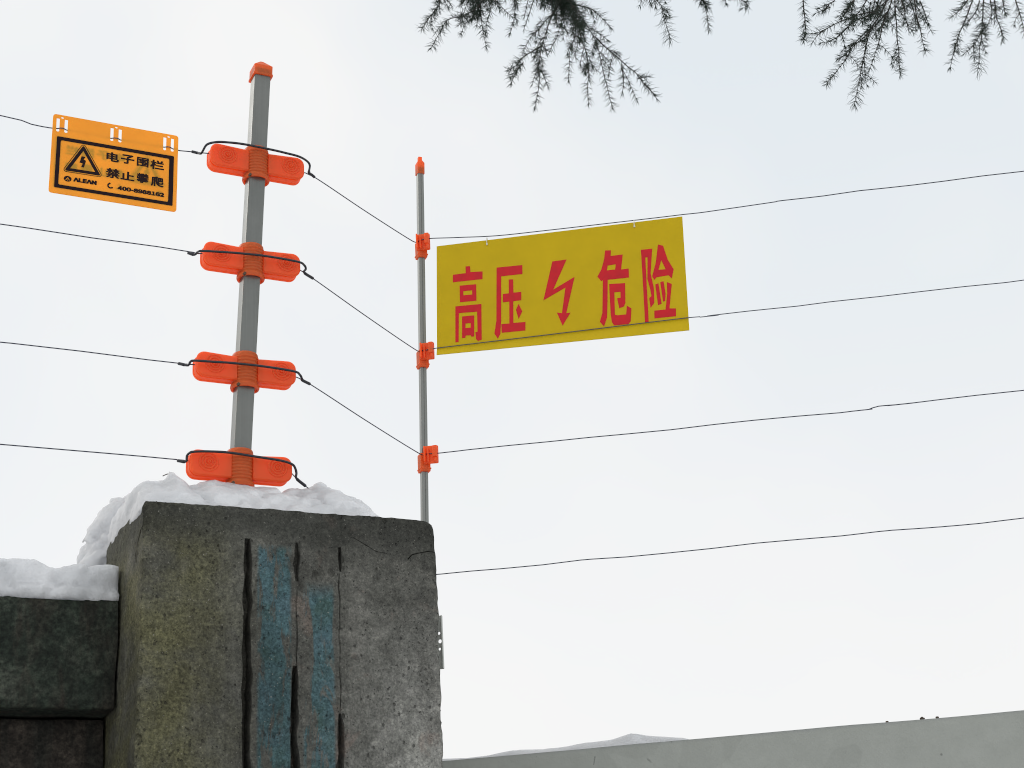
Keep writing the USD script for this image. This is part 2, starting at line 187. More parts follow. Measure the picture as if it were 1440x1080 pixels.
DATA = json.loads(r'''{"cjk":{"电":[[[[0,826],[28,852],[359,852],[361,974],[389,1000],[493,1000],[521,981],[524,852],[882,845],[889,313],[933,284],[986,271],[1000,252],[986,129],[951,52],[924,26],[854,0],[493,0],[410,32],[375,84],[359,258],[163,258],[146,200],[14,200],[0,219]],[[521,152],[532,142],[816,142],[833,158],[847,255],[524,258]],[[521,630],[734,626],[736,707],[523,709]],[[525,490],[523,400],[736,402],[734,490]],[[160,404],[359,400],[361,488],[162,490]],[[361,706],[162,709],[160,628],[359,626]]]],"子":[[[[0,453],[0,561],[19,581],[427,582],[435,730],[610,834],[607,845],[123,845],[104,865],[104,973],[123,993],[838,1000],[916,939],[916,899],[825,811],[701,716],[579,647],[578,584],[987,581],[1000,568],[1000,446],[987,432],[579,432],[578,108],[558,54],[532,27],[422,0],[273,0],[260,7],[221,101],[221,135],[234,149],[428,150],[427,432],[20,432]]]],"围":[[[[0,20],[7,987],[35,1000],[986,993],[1000,980],[993,7],[875,0],[854,13],[843,53],[150,53],[146,13],[125,0],[21,0]],[[574,862],[573,809],[826,809],[847,798],[844,862]],[[576,224],[573,184],[845,185],[847,334],[834,333],[812,250],[764,211],[597,204]],[[778,526],[573,526],[569,504],[845,494],[845,691],[826,678],[570,676],[573,658],[792,651],[799,546]],[[574,368],[573,329],[684,329],[694,345],[691,368]],[[153,191],[415,185],[416,367],[148,374]],[[146,496],[416,502],[413,526],[229,526],[201,559],[201,632],[222,658],[413,658],[415,677],[174,678],[160,691],[160,796],[174,809],[413,809],[415,861],[147,860]]]],"栏":[[[[350,82],[350,165],[369,190],[981,190],[1000,171],[1000,70],[968,51],[382,51],[363,57]]],[[[0,304],[6,335],[89,471],[153,649],[150,671],[51,671],[38,684],[38,791],[57,804],[165,805],[166,975],[185,1000],[287,1000],[306,975],[306,806],[401,804],[414,797],[424,766],[528,768],[490,859],[452,911],[459,949],[522,981],[548,987],[580,962],[643,861],[679,766],[700,780],[796,987],[828,994],[917,962],[924,924],[846,769],[962,759],[968,652],[949,633],[414,633],[393,671],[318,667],[420,519],[436,474],[471,494],[904,487],[924,456],[924,386],[904,354],[459,354],[439,367],[437,456],[369,386],[338,386],[307,424],[306,25],[287,0],[185,0],[166,25],[164,323],[154,321],[140,278],[89,209],[57,209],[45,222]]]],"禁":[[[[0,589],[0,620],[50,653],[153,763],[149,772],[45,778],[45,892],[208,899],[210,987],[229,1000],[325,1000],[344,981],[346,899],[469,892],[647,899],[650,981],[669,1000],[771,1000],[790,968],[792,899],[949,899],[968,880],[968,791],[949,772],[846,768],[918,685],[1000,627],[1000,595],[943,532],[911,525],[801,626],[790,624],[791,539],[860,538],[879,513],[879,443],[860,411],[166,411],[146,430],[146,525],[159,538],[210,540],[209,620],[89,519],[57,525]],[[548,544],[648,539],[649,633],[638,632]],[[414,766],[507,688],[559,729],[587,768],[469,778]],[[350,652],[345,539],[470,539],[432,594],[408,601]]],[[[19,76],[19,114],[132,184],[205,262],[45,266],[25,291],[25,367],[45,392],[968,392],[981,380],[975,272],[789,263],[917,158],[968,101],[968,70],[955,57],[879,13],[854,19],[763,113],[637,209],[637,240],[654,266],[580,264],[573,63],[554,32],[503,6],[325,0],[306,13],[280,82],[280,114],[306,133],[429,127],[439,134],[436,266],[344,265],[350,222],[306,165],[197,63],[121,13],[89,19]]]],"止":[[[[0,20],[0,127],[19,147],[143,150],[143,740],[156,760],[273,760],[286,747],[286,149],[467,148],[468,980],[500,1000],[597,993],[610,980],[612,641],[935,640],[955,613],[955,520],[935,493],[611,492],[611,149],[974,147],[1000,120],[1000,20],[980,0],[20,0]]]],"攀":[[[[0,304],[13,335],[104,374],[175,420],[173,430],[44,430],[25,443],[19,532],[44,566],[6,633],[6,652],[119,763],[115,772],[56,772],[31,791],[31,886],[50,899],[167,899],[175,994],[281,994],[294,968],[297,899],[349,899],[356,930],[419,981],[491,948],[525,987],[556,994],[631,962],[619,899],[703,899],[713,994],[812,1000],[831,981],[833,899],[969,892],[975,791],[950,772],[893,768],[951,703],[1000,671],[1000,633],[950,576],[919,570],[842,638],[831,637],[833,558],[962,557],[981,538],[981,456],[969,437],[824,427],[833,412],[902,374],[981,348],[1000,323],[994,297],[963,271],[950,241],[907,226],[906,158],[894,139],[572,133],[562,57],[544,25],[469,0],[325,0],[313,6],[288,63],[288,108],[306,120],[422,114],[436,132],[119,133],[94,158],[93,221],[63,228]],[[794,282],[797,247],[851,251],[803,285]],[[600,563],[705,558],[706,632],[656,589],[609,576]],[[690,367],[640,348],[701,352]],[[631,766],[632,753],[643,754],[644,771]],[[482,587],[484,557],[520,561],[497,589]],[[475,766],[491,760],[500,777],[484,778]],[[294,561],[322,557],[331,567],[313,589],[318,631],[298,647]],[[156,253],[205,247],[206,277],[189,278]],[[100,563],[167,558],[168,625],[158,626]]]],"爬":[[[[0,64],[50,187],[75,303],[81,879],[99,898],[327,949],[454,1000],[497,1000],[574,917],[932,917],[950,898],[950,529],[932,510],[646,506],[646,386],[656,376],[843,376],[857,478],[876,497],[963,465],[981,420],[969,338],[950,293],[919,261],[888,248],[614,245],[648,211],[748,166],[867,140],[981,134],[1000,115],[1000,89],[950,0],[807,13],[646,57],[553,108],[466,197],[416,293],[385,420],[373,541],[369,828],[360,824],[360,32],[348,13],[248,13],[230,32],[226,796],[211,792],[205,325],[174,153],[143,64],[106,0],[62,6]],[[795,641],[820,640],[817,790],[795,787]],[[646,641],[677,640],[674,790],[646,787]],[[497,799],[503,488],[518,445],[518,873],[503,870]]]],"number":[[[[810,587],[819,812],[830,912],[849,987],[882,987],[906,884],[918,950],[938,1000],[970,975],[985,900],[993,812],[994,600],[985,438],[965,256],[994,250],[1000,212],[1000,50],[994,13],[909,13],[903,38],[900,127],[882,25],[871,0],[845,13],[825,113],[815,225],[810,388]],[[855,735],[852,663],[881,662],[899,575],[909,425],[908,236],[912,239],[936,403],[949,516],[957,632],[957,719],[952,762],[941,762],[925,675],[912,688],[902,762],[894,713],[884,700],[872,762],[861,762]],[[847,370],[857,240],[867,240],[871,281],[871,393],[865,448],[853,436]]],[[[0,275],[2,437],[54,975],[84,987],[90,950],[90,482],[96,472],[99,482],[101,725],[110,875],[127,975],[138,1000],[157,1000],[174,950],[185,875],[193,725],[203,875],[220,975],[231,1000],[250,1000],[261,975],[278,875],[284,800],[289,650],[290,514],[343,512],[350,473],[357,532],[347,688],[349,812],[362,937],[377,987],[403,1000],[414,975],[427,912],[437,786],[448,912],[461,975],[472,1000],[498,987],[521,875],[532,698],[535,812],[549,937],[571,1000],[590,1000],[610,937],[621,825],[623,638],[614,507],[624,423],[637,530],[627,688],[629,812],[636,900],[657,987],[683,1000],[703,937],[715,825],[716,638],[707,507],[715,462],[722,325],[720,201],[715,125],[700,38],[683,0],[662,0],[649,25],[638,63],[626,162],[606,38],[590,0],[569,0],[545,63],[532,163],[529,250],[515,100],[494,13],[461,13],[446,63],[436,139],[425,63],[410,13],[382,0],[358,63],[349,125],[341,287],[290,300],[276,113],[261,25],[250,0],[231,0],[215,50],[201,150],[195,275],[183,113],[168,25],[157,0],[138,0],[121,50],[108,150],[101,250],[90,234],[90,50],[84,13],[60,13],[54,50],[54,236],[7,238]],[[659,287],[663,238],[676,225],[685,266],[685,319],[665,400],[659,358]],[[664,744],[672,638],[679,638],[681,746],[669,774]],[[565,287],[570,238],[583,225],[591,266],[591,319],[572,400],[565,358]],[[571,744],[579,638],[585,638],[588,746],[575,774]],[[534,468],[543,532],[535,627]],[[535,681],[532,644],[534,636]],[[472,595],[478,551],[486,550],[496,603],[490,748],[481,775],[474,747]],[[427,534],[440,387],[443,249],[453,300],[461,300],[473,238],[482,238],[489,266],[492,337],[470,325],[450,388],[438,488],[436,574],[431,574]],[[379,287],[383,238],[396,225],[405,266],[405,319],[385,400],[379,358]],[[384,744],[392,638],[399,638],[401,746],[389,774]],[[228,458],[233,266],[238,238],[244,238],[252,344],[254,555],[252,657],[244,762],[238,762],[233,732]],[[136,657],[140,267],[144,238],[150,238],[159,344],[160,555],[159,657],[150,762],[140,735]],[[51,510],[54,477],[54,510]]],[[[722,199],[729,250],[750,257],[750,706],[735,713],[729,738],[728,887],[733,925],[751,950],[759,987],[784,975],[787,937],[787,256],[804,250],[810,225],[810,38],[804,12],[729,13],[722,63]]]],"brand":[[[[0,63],[4,162],[76,950],[94,1000],[145,1000],[159,962],[219,348],[221,937],[239,1000],[286,1000],[297,975],[301,267],[393,250],[399,258],[399,937],[417,1000],[572,1000],[587,950],[587,788],[572,738],[479,734],[480,651],[554,650],[569,600],[565,413],[554,388],[479,387],[480,263],[576,278],[634,950],[652,1000],[703,1000],[717,962],[777,348],[779,937],[790,987],[851,987],[918,611],[924,962],[938,1000],[982,1000],[1000,937],[1000,63],[982,0],[928,13],[861,389],[859,63],[848,13],[728,0],[714,50],[688,382],[676,464],[663,370],[641,75],[623,0],[417,0],[404,38],[391,0],[230,16],[170,0],[156,50],[130,382],[118,464],[72,13],[18,0]]]]},"yellow":{"character":[[[[[1093,30693],[1194,30688],[1201,30534],[1482,30519],[1473,30325],[781,30331],[789,30518],[1090,30523]]],[[[933,30225],[1318,30215],[1305,29803],[925,29812]],[[1012,30078],[1219,30073],[1214,29967],[1008,29975]]],[[[813,29719],[1415,29708],[1382,28834],[1297,28807],[1254,28861],[1246,29031],[1296,29033],[1308,29529],[886,29545],[851,28835],[776,28837]]],[[[957,29451],[1236,29447],[1212,28931],[1148,28929],[1134,28972],[1021,28973],[1009,28921],[934,28922]],[[1027,29269],[1148,29269],[1143,29153],[1022,29155]]]],[[[[1812,30573],[2409,30563],[2400,30339],[1906,30341],[1847,29240],[1813,28928],[1750,28810],[1678,28944],[1739,29253]]],[[[2076,30238],[2179,30233],[2165,29900],[2347,29895],[2335,29690],[2149,29688],[2123,29153],[2399,29145],[2386,28938],[1847,28944],[1847,29155],[2033,29150],[2058,29689],[1912,29692],[1923,29893],[2062,29895]]],[[[2269,29609],[2342,29412],[2248,29236],[2200,29466]]]],[[[[4328,30688],[4460,30676],[4443,30534],[4717,30538],[4651,30170],[4825,30171],[4811,29950],[4330,29952],[4289,29478],[4242,29032],[4159,28828],[4075,28950],[4147,29156],[4222,29966],[4182,29936],[4103,30061],[4204,30221],[4286,30465]],[[4358,30306],[4543,30313],[4516,30187],[4327,30187]]],[[[4353,29842],[4713,29825],[4681,29340],[4639,29255],[4533,29227],[4505,29475],[4584,29476],[4592,29623],[4455,29629],[4424,29078],[4488,29059],[4675,29059],[4709,29269],[4804,29190],[4763,28880],[4707,28819],[4387,28824],[4342,28908],[4331,29111]]]],[[[[5138,30601],[5393,30598],[5305,29992],[5345,29622],[5323,29262],[5230,29149],[5220,29388],[5276,29437],[5261,29609],[5221,29865],[5271,30398],[5221,30398],[5187,29596],[5160,28821],[5078,28820],[5114,29832]]],[[[5533,30682],[5644,30640],[5716,30284],[5827,30029],[5765,29809],[5701,29896],[5430,29880],[5372,29819],[5334,29919],[5440,30227]],[[5571,30291],[5649,30052],[5487,30054]]],[[[5385,29708],[5458,29726],[5484,29220],[5400,29197]]],[[[5501,29750],[5575,29764],[5594,29455],[5566,29278],[5520,29272]]],[[[5649,29732],[5753,29674],[5647,29088],[5789,29071],[5772,28883],[5294,28888],[5306,29073],[5559,29072],[5629,29451]]]]],"bolt":[[[[3105,30567],[3433,30573],[3078,29861],[3586,30119],[3336,29248],[3433,29251],[3233,28956],[3125,29288],[3240,29260],[3360,29880],[2840,29625]]]],"outline":[[436,31294],[6144,31317],[6033,28495],[342,28560]],"crease":[[344,28739],[6050,28762]]},"cable":[[[0.1105,0.169,3.171],[0.1198,0.1615,3.1657],[0.1244,0.1505,3.1591],[0.1266,0.145,3.1624],[0.1334,0.1363,3.1747],[0.1536,0.136,3.1842],[0.1798,0.136,3.1885],[0.2138,0.136,3.1907],[0.2712,0.136,3.1895],[0.3003,0.136,3.1878],[0.3296,0.136,3.1851],[0.3531,0.1534,3.1882],[0.3631,0.1627,3.1843],[0.3602,0.1603,3.1652],[0.3683,0.1667,3.1647],[0.376,0.169,3.1609]],[[0.1075,0.169,2.9384],[0.1179,0.159,2.9313],[0.1217,0.1492,2.9334],[0.1282,0.1375,2.9315],[0.1599,0.136,2.9342],[0.2021,0.136,2.9378],[0.2581,0.136,2.9404],[0.3252,0.1361,2.9386],[0.3456,0.1517,2.9406],[0.3507,0.1566,2.9349],[0.3455,0.1517,2.9236],[0.3702,0.169,2.9217]],[[0.0942,0.169,2.6972],[0.1084,0.1506,2.688],[0.1106,0.1451,2.6927],[0.117,0.1365,2.6936],[0.1573,0.136,2.6957],[0.1951,0.136,2.6977],[0.2591,0.136,2.6981],[0.3178,0.1365,2.6953],[0.3346,0.1497,2.6947],[0.3405,0.1554,2.6896],[0.3429,0.1577,2.6867],[0.3616,0.169,2.6852]],[[0.0976,0.169,2.4984],[0.1094,0.1545,2.493],[0.1105,0.1507,2.5032],[0.1134,0.1433,2.5071],[0.1196,0.1362,2.5078],[0.1466,0.136,2.5109],[0.1885,0.136,2.5123],[0.244,0.136,2.5089],[0.2909,0.136,2.5055],[0.3149,0.14,2.5013],[0.3244,0.1487,2.4952],[0.3272,0.1516,2.4867],[0.3272,0.1516,2.4771],[0.3511,0.169,2.4689]]],"twig":[[[-0.12,3.041,3.755],[-0.137,3.06,3.736],[-0.169,3.048,3.679]],[[-0.016,2.975,3.702],[-0.064,2.993,3.675],[-0.102,2.977,3.652],[-0.126,3.026,3.643],[-0.147,3.017,3.602]],[[-0.039,3.045,3.716],[-0.064,3.052,3.692],[-0.076,3.073,3.68]],[[-0.025,3.051,3.756],[-0.021,3.085,3.699],[-0.015,3.11,3.658]],[[0.004,2.888,3.639],[-0.009,2.911,3.592],[-0.012,2.932,3.583]],[[0.059,2.988,3.706],[0.06,2.999,3.677],[0.045,3.016,3.633]],[[0.159,2.957,3.677],[0.126,2.971,3.629],[0.093,2.974,3.593],[0.077,2.999,3.57]],[[0.118,3.023,3.597],[0.082,3.032,3.579],[0.055,3.029,3.55],[0.037,3.069,3.564]],[[0.07,3.005,3.544],[0.051,3.013,3.522],[0.037,3.011,3.49]],[[0.156,2.996,3.704],[0.137,3.009,3.649],[0.119,3.033,3.601],[0.108,3.04,3.559],[0.108,3.034,3.514],[0.092,3.056,3.45]],[[0.114,3.109,3.588],[0.131,3.122,3.547]],[[0.181,3.006,3.71],[0.162,3.04,3.647],[0.139,3.05,3.599]],[[0.177,3.022,3.721],[0.204,3.044,3.656],[0.187,3.061,3.597],[0.181,3.119,3.562]],[[0.188,2.943,3.665],[0.212,2.988,3.576],[0.222,3.013,3.534],[0.218,3.023,3.433]],[[0.195,2.926,3.629],[0.235,2.939,3.565],[0.247,2.961,3.521],[0.261,3.008,3.487],[0.273,3.044,3.428]],[[0.206,2.925,3.581],[0.24,2.937,3.569],[0.268,2.943,3.548]],[[0.239,2.935,3.556],[0.271,2.939,3.517],[0.305,2.967,3.498],[0.332,2.972,3.465],[0.373,3.006,3.424]],[[0.296,2.928,3.473],[0.296,2.936,3.444],[0.292,2.95,3.414]],[[0.334,2.992,3.472],[0.361,2.993,3.474]],[[0.19,2.981,3.692],[0.239,2.984,3.666],[0.262,2.98,3.636],[0.281,2.999,3.62]],[[0.393,2.958,3.661],[0.406,2.974,3.63],[0.414,2.981,3.599],[0.417,2.992,3.571]],[[0.507,2.984,3.671],[0.513,2.996,3.644],[0.512,2.992,3.594]],[[0.584,2.894,3.603],[0.579,2.897,3.582]],[[0.751,3.021,3.681],[0.75,3.035,3.636],[0.756,3.06,3.611],[0.741,3.034,3.582]],[[0.898,2.937,3.582],[0.843,2.94,3.57],[0.807,2.963,3.571],[0.762,2.972,3.554],[0.737,2.979,3.558]],[[0.82,2.997,3.659],[0.783,2.999,3.639]],[[0.938,2.973,3.634],[0.893,2.994,3.569],[0.852,3.013,3.537],[0.814,3.051,3.5],[0.778,3.027,3.449]],[[0.91,3.044,3.614],[0.885,3.073,3.539],[0.872,3.099,3.485],[0.858,3.109,3.439]],[[0.907,2.904,3.553],[0.88,2.946,3.474],[0.864,2.964,3.441]],[[0.943,2.944,3.613],[0.947,2.984,3.523],[0.941,2.978,3.462],[0.955,3.024,3.459]],[[0.97,2.89,3.573],[0.982,2.916,3.486],[0.996,2.95,3.474]],[[0.994,2.92,3.592],[1.013,2.946,3.545]],[[1.176,3.077,3.69],[1.149,3.107,3.634],[1.126,3.112,3.584],[1.115,3.15,3.549]],[[1.154,2.954,3.606],[1.147,2.986,3.54],[1.127,3.007,3.45]],[[1.187,3.056,3.608],[1.163,3.08,3.572],[1.135,3.088,3.549]],[[1.174,2.943,3.596],[1.181,2.966,3.553],[1.191,2.978,3.52]],[[1.271,3.058,3.671],[1.278,3.066,3.639],[1.284,3.081,3.594]],[[0.875,2.927,3.606],[0.855,2.943,3.583],[0.827,2.959,3.573]],[[0.926,3.0,3.653],[0.917,3.023,3.623],[0.894,3.032,3.589]],[[0.94,2.889,3.574],[0.945,2.89,3.54],[0.945,2.915,3.529]],[[1.022,3.076,3.701],[1.038,3.098,3.672],[1.033,3.076,3.633]],[[0.978,3.068,3.698],[0.963,3.089,3.665],[0.941,3.085,3.627]],[[0.852,2.95,3.623],[0.828,2.949,3.595],[0.813,2.973,3.595]],[[1.147,3.027,3.658],[1.131,3.037,3.641],[1.098,3.031,3.615]],[[1.184,3.058,3.677],[1.175,3.071,3.65],[1.156,3.094,3.636]],[[1.181,2.986,3.626],[1.187,3.003,3.602],[1.179,3.014,3.58]],[[1.235,3.045,3.664],[1.239,3.064,3.641]]]}''')

# ---------------------------------------------------------------- materials
def simple(name, color, rough=.5, metal=0., var=.12, scale=30., bump=0., spec=.5):
    g = Graph(); v = g('texture_coordinate') + '.object'
    n = g.noise(v, scale, 5)
    c = g.ramp(n, (.3, tuple(x * (1 - var) for x in color)), (.7, tuple(min(1, x * (1 + var)) for x in color)))
    kw = dict(base_color=c, roughness=g.rng(n, .3, .7, rough * .85, min(1, rough * 1.15)), metallic=metal, specular_ior_level=spec)
    if bump: kw['normal'] = g('bump', 'normal', height=g.noise(v, scale * 6, 6), strength=bump, distance=.002)
    return g.make(name, surface=g('principled_bsdf', 'BSDF', **kw))

def concrete_pillar_material():
    g = Graph(); v = g('texture_coordinate') + '.object'
    s = g('separate_xyz', vector=v); X, Y, Z = s + '.x', s + '.y', s + '.z'
    big = g.noise(v, 5.0, 8, .6, .3); mid = g.noise(v, 26., 7, .65); fine = g.noise(v, 150., 5, .7); vfine = g.noise(v, 420., 3, .7)
    st = g.noise(g('mapping', 'vector', vector=v, scale=(14., 14., 2.2)), 1.0, 7, .6, .4)   # runs of damp, stretched downward
    base = g.ramp(mid, (.30, (.062, .062, .054)), (.50, (.135, .135, .120)), (.70, (.240, .232, .208)))
    base = g.mix(.5, base, g.ramp(st, (.3, (.058, .058, .052)), (.55, (.145, .143, .128)), (.75, (.25, .24, .22))))
    # algae on the left half
    al = g.math('multiply', g.rng(X, .24, .05), g.rng(big, .32, .62))
    base = g.mix(g.math('multiply', al, .88), base, g.ramp(fine, (.3, (.088, .084, .040)), (.7, (.212, .202, .104))))
    # paler, cleaner cement low on the right, pinkish patches
    pale = g.math('multiply', g.rng(g.math('add', X, g.math('multiply', mid, .15)), .36, .66), g.rng(Z, 2.30, 1.90))
    base = g.mix(g.math('multiply', pale, .9), base, g.ramp(mid, (.3, (.29, .29, .27)), (.7, (.52, .51, .48))))
    pink = g.math('multiply', g.rng(g.noise(v, 13., 6, .6, .5), .56, .66), g.rng(X, .18, .32))
    base = g.mix(g.math('multiply', pink, .45), base, (.25, .185, .155))
    # damp, blackened band below the top
    zb = g.math('add', Z, g.math('multiply', g.math('subtract', big, .5), .16))
    base = g.mix(g.math('multiply', g.rng(zb, 2.27, 2.335), .70), base, (.058, .060, .052))
    # remains of blue-green paint on the two ribs
    front = g.rng(Y, .022, .008)
    r1 = g.math('multiply', g.rng(g.math('abs' if False else 'absolute', g.math('subtract', X, .236)), .034, .026), g.rng(Z, 2.302, 2.286))
    r2 = g.math('multiply', g.rng(g.math('absolute', g.math('subtract', X, .318)), .032, .024), g.rng(Z, 2.24, 2.20))
    pt = g.noise(g('mapping', 'vector', vector=v, scale=(26., 26., 5.5)), 1.0, 8, .68, .5)
    pm = g.math('multiply', g.math('multiply', g.math('maximum', r1, r2), front), g.rng(pt, .435, .505))
    pcol = g.ramp(g.noise(v, 17., 6, .6), (.35, (.046, .120, .100)), (.5, (.058, .150, .172)), (.68, (.095, .195, .245)))
    pcol = g.mix(.4, pcol, g.ramp(fine, (.35, (.05, .08, .08)), (.65, (.15, .25, .29))))
    base = g.mix(g.math('multiply', pm, .85), base, pcol)
    blot = g.noise(v, 3.2, 9, .68, .8)
    base = g.mix(.75, base, g.ramp(blot, (.34, (.48, .47, .45)), (.52, (.95, .95, .94)), (.66, (1.3, 1.29, 1.25))), 'multiply')
    po = g('voronoi_texture', vector=g('mapping', 'vector', vector=v, scale=(1., 1., .8)), scale=70.)
    pores = g.math('multiply', g.rng(g.math('add', po + '.distance', g.math('multiply', fine, .15)), .27, .17), g.rng(g('separate_color', 'g', color=po + '.color'), .16, .12))
    base = g.mix(g.math('multiply', pores, .5), base, (.022, .022, .019))
    # aggregate: dark pits and pale grains
    vo = g('voronoi_texture', vector=g('mapping', 'vector', vector=g('vector_math', 'vector', math_type='add', vector1=v, vector2=g('vector_math', 'vector', math_type='multiply', vector1=g('noise_texture', 'color', vector=v, scale=40.), vector2=(.02, .02, .02)))), scale=300.); vc = vo + '.color'
    pick = g('separate_color', 'r', color=vc)
    grains = g.math('multiply', g.rng(vo + '.distance', .34, .18), g.rng(pick, .93, .96))
    base = g.mix(g.math('multiply', grains, .6), base, (.36, .34, .30))
    pits = g.math('multiply', g.rng(vo + '.distance', .42, .2), g.rng(pick, .10, .05))
    base = g.mix(g.math('multiply', pits, .75), base, (.02, .02, .018))
    base = g.mix(.8, base, g.ramp(g.noise(v, 230., 5, .8), (.30, (.30, .30, .29)), (.5, (.80, .80, .80)), (.70, (1.45, 1.43, 1.38))), 'multiply')
    base = g.mix(.7, base, g.ramp(g.noise(v, 75., 6, .75), (.34, (.42, .42, .42)), (.62, (1.15, 1.15, 1.13))), 'multiply')
    h = g.math('add', g.math('multiply', fine, .6), g.math('add', g.math('multiply', vfine, .35), g.math('multiply', mid, .9)))
    h = g.math('subtract', h, g.math('multiply', pits, .7))
    h = g.math('subtract', h, g.math('multiply', pores, 1.2))
    h = g.math('add', h, g.math('multiply', pm, .18))
    nb = g('bump', 'normal', height=h, strength=.85, distance=.006)
    return g.make('weathered_concrete', surface=g('principled_bsdf', 'BSDF', base_color=base, roughness=.92, specular_ior_level=.25, normal=nb))

def dark_concrete_material(name, c0, c1, c2, moss):
    g = Graph(); v = g('texture_coordinate') + '.object'
    mid = g.noise(v, 16., 9, .72, .5); fine = g.noise(v, 140., 5, .7)
    st = g.noise(g('mapping', 'vector', vector=v, scale=(18., 18., 3.)), 1.0, 7, .6, .4)
    base = g.ramp(mid, (.3, c0), (.5, c1), (.72, c2))
    base = g.mix(g.math('multiply', g.rng(st, .45, .62), .7), base, moss)
    base = g.mix(.85, base, g.ramp(fine, (.36, (.30, .30, .30)), (.64, (1.4, 1.4, 1.36))), 'multiply')
    base = g.mix(.8, base, g.ramp(g.noise(v, 60., 6, .75), (.38, (.4, .4, .4)), (.60, (1.25, 1.25, 1.22))), 'multiply')
    h = g.math('add', g.math('multiply', fine, .6), mid)
    return g.make(name, surface=g('principled_bsdf', 'BSDF', base_color=base, roughness=.9, specular_ior_level=.25, normal=g('bump', 'normal', height=h, strength=.8, distance=.006)))

def pale_wall_material():
    g = Graph(); v = g('texture_coordinate') + '.object'
    s = g('separate_xyz', vector=v); X, Z = s + '.x', s + '.z'
    big = g.noise(v, 2.2, 6, .55); fine = g.noise(v, 190., 4, .6); mid = g.noise(v, 30., 6, .6)
    base = g.ramp(big, (.3, (.275, .285, .26)), (.7, (.335, .345, .315)))
    base = g.mix(.35, base, g.ramp(mid, (.3, (.265, .275, .25)), (.7, (.35, .36, .33))))
    cr = g('voronoi_texture', 'distance', vector=g('mapping', 'vector', vector=v, scale=(9., 9., 5.)), scale=1.0, feature='distance_to_edge')
    crk = g.math('multiply', g.math('multiply', g.rng(cr, .016, .006), g.rng(X, .62, .25)), g.rng(mid, .53, .6))
    base = g.mix(g.math('multiply', crk, .85), base, (.05, .05, .05))
    sp = g('voronoi_texture', vector=v, scale=26.)
    spot = g.math('multiply', g.rng(sp + '.distance', .11, .07), g.rng(g('separate_color', 'r', color=sp + '.color'), .86, .9))
    base = g.mix(g.math('multiply', spot, .6), base, (.08, .08, .075))
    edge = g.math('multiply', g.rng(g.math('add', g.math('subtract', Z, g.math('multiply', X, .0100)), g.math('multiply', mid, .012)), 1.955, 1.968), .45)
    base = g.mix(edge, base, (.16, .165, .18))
    return g.make('pale_render', surface=g('principled_bsdf', 'BSDF', base_color=base, roughness=.85, specular_ior_level=.3, normal=g('bump', 'normal', height=g.math('add', fine, mid), strength=.35, distance=.003)))

def snow_material():
    g = Graph(); v = g('texture_coordinate') + '.object'
    n = g.noise(v, 40., 7, .6); f = g.noise(v, 260., 5, .7); b = g.noise(v, 11., 4)
    c = g.ramp(b, (.3, (.42, .425, .435)), (.65, (.56, .56, .57)))
    dirt = g.rng(g.noise(v, 330., 3), .70, .76)
    c = g.mix(g.math('multiply', dirt, .5), c, (.25, .23, .2))
    nb = g('bump', 'normal', height=g.math('add', g.math('multiply', f, .35), n), strength=.65, distance=.009)
    return g.make('old_snow', surface=g('principled_bsdf', 'BSDF', base_color=c, roughness=.7, subsurface_weight=.35, subsurface_radius=(.9, .95, 1.0), subsurface_scale=.012, specular_ior_level=.25, normal=nb))

def plastic_material(name, col, trans=.5, spec=.5, rough=.3):
    g = Graph(); v = g('texture_coordinate') + '.object'
    n = g.noise(v, 14., 3)
    c = g.ramp(n, (.3, tuple(x * .95 for x in col)), (.7, tuple(min(1, x * 1.04) for x in col)))
    nb = g('bump', 'normal', height=g.noise(v, 300., 4), strength=.12, distance=.001)
    p = g('principled_bsdf', 'BSDF', base_color=c, roughness=rough, specular_ior_level=spec, normal=nb)
    t = g('translucent_bsdf', 'BSDF', color=c)
    return g.make(name, surface=g('mix_closure', 'closure', fac=trans, closure1=p, closure2=t))

def needle_material():
    g = Graph()
    r = g('geometry', 'random_per_island')
    c = g.ramp(r, (.0, (.016, .028, .018)), (.6, (.030, .048, .026)), (1., (.070, .085, .034)))
    return g.make('cedar_needle', surface=g('principled_bsdf', 'BSDF', base_color=c, roughness=.6, specular_ior_level=.2))

def ground_material():
    g = Graph(); v = g('texture_coordinate') + '.object'
    n = g.noise(v, .5, 8, .6); f = g.noise(v, 6., 6, .6)
    c = g.mix(g.rng(n, .34, .42), g.ramp(f, (.3, (.05, .05, .05)), (.7, (.10, .095, .09))), g.ramp(f, (.3, (.6, .61, .63)), (.7, (.8, .8, .8))))
    return g.make('snowy_ground', surface=g('principled_bsdf', 'BSDF', base_color=c, roughness=.85, normal=g('bump', 'normal', height=f, strength=.5, distance=.03)))

def alu_material(name='weathered_aluminium', k=1.):
    g = Graph(); v = g('texture_coordinate') + '.object'
    st = g.noise(g('mapping', 'vector', vector=v, scale=(260., 260., 5.)), 1., 4, .6)
    b = g.noise(v, 9., 6, .6, .5); f = g.noise(v, 120., 4, .65)
    c = g.ramp(st, (.3, (.135, .140, .130)), (.7, (.170, .174, .163)))
    c = g.mix(.5, c, g.ramp(b, (.35, (.120, .124, .115)), (.65, (.178, .182, .170))))
    c = g.mix(g.math('multiply', g.rng(f, .64, .72), .5), c, (.09, .085, .075))
    c = g.mix(1., c, (k, k, k), 'multiply')
    return g.make(name, surface=g('principled_bsdf', 'BSDF', base_color=c, roughness=g.rng(b, .3, .7, .28, .48), metallic=.45))

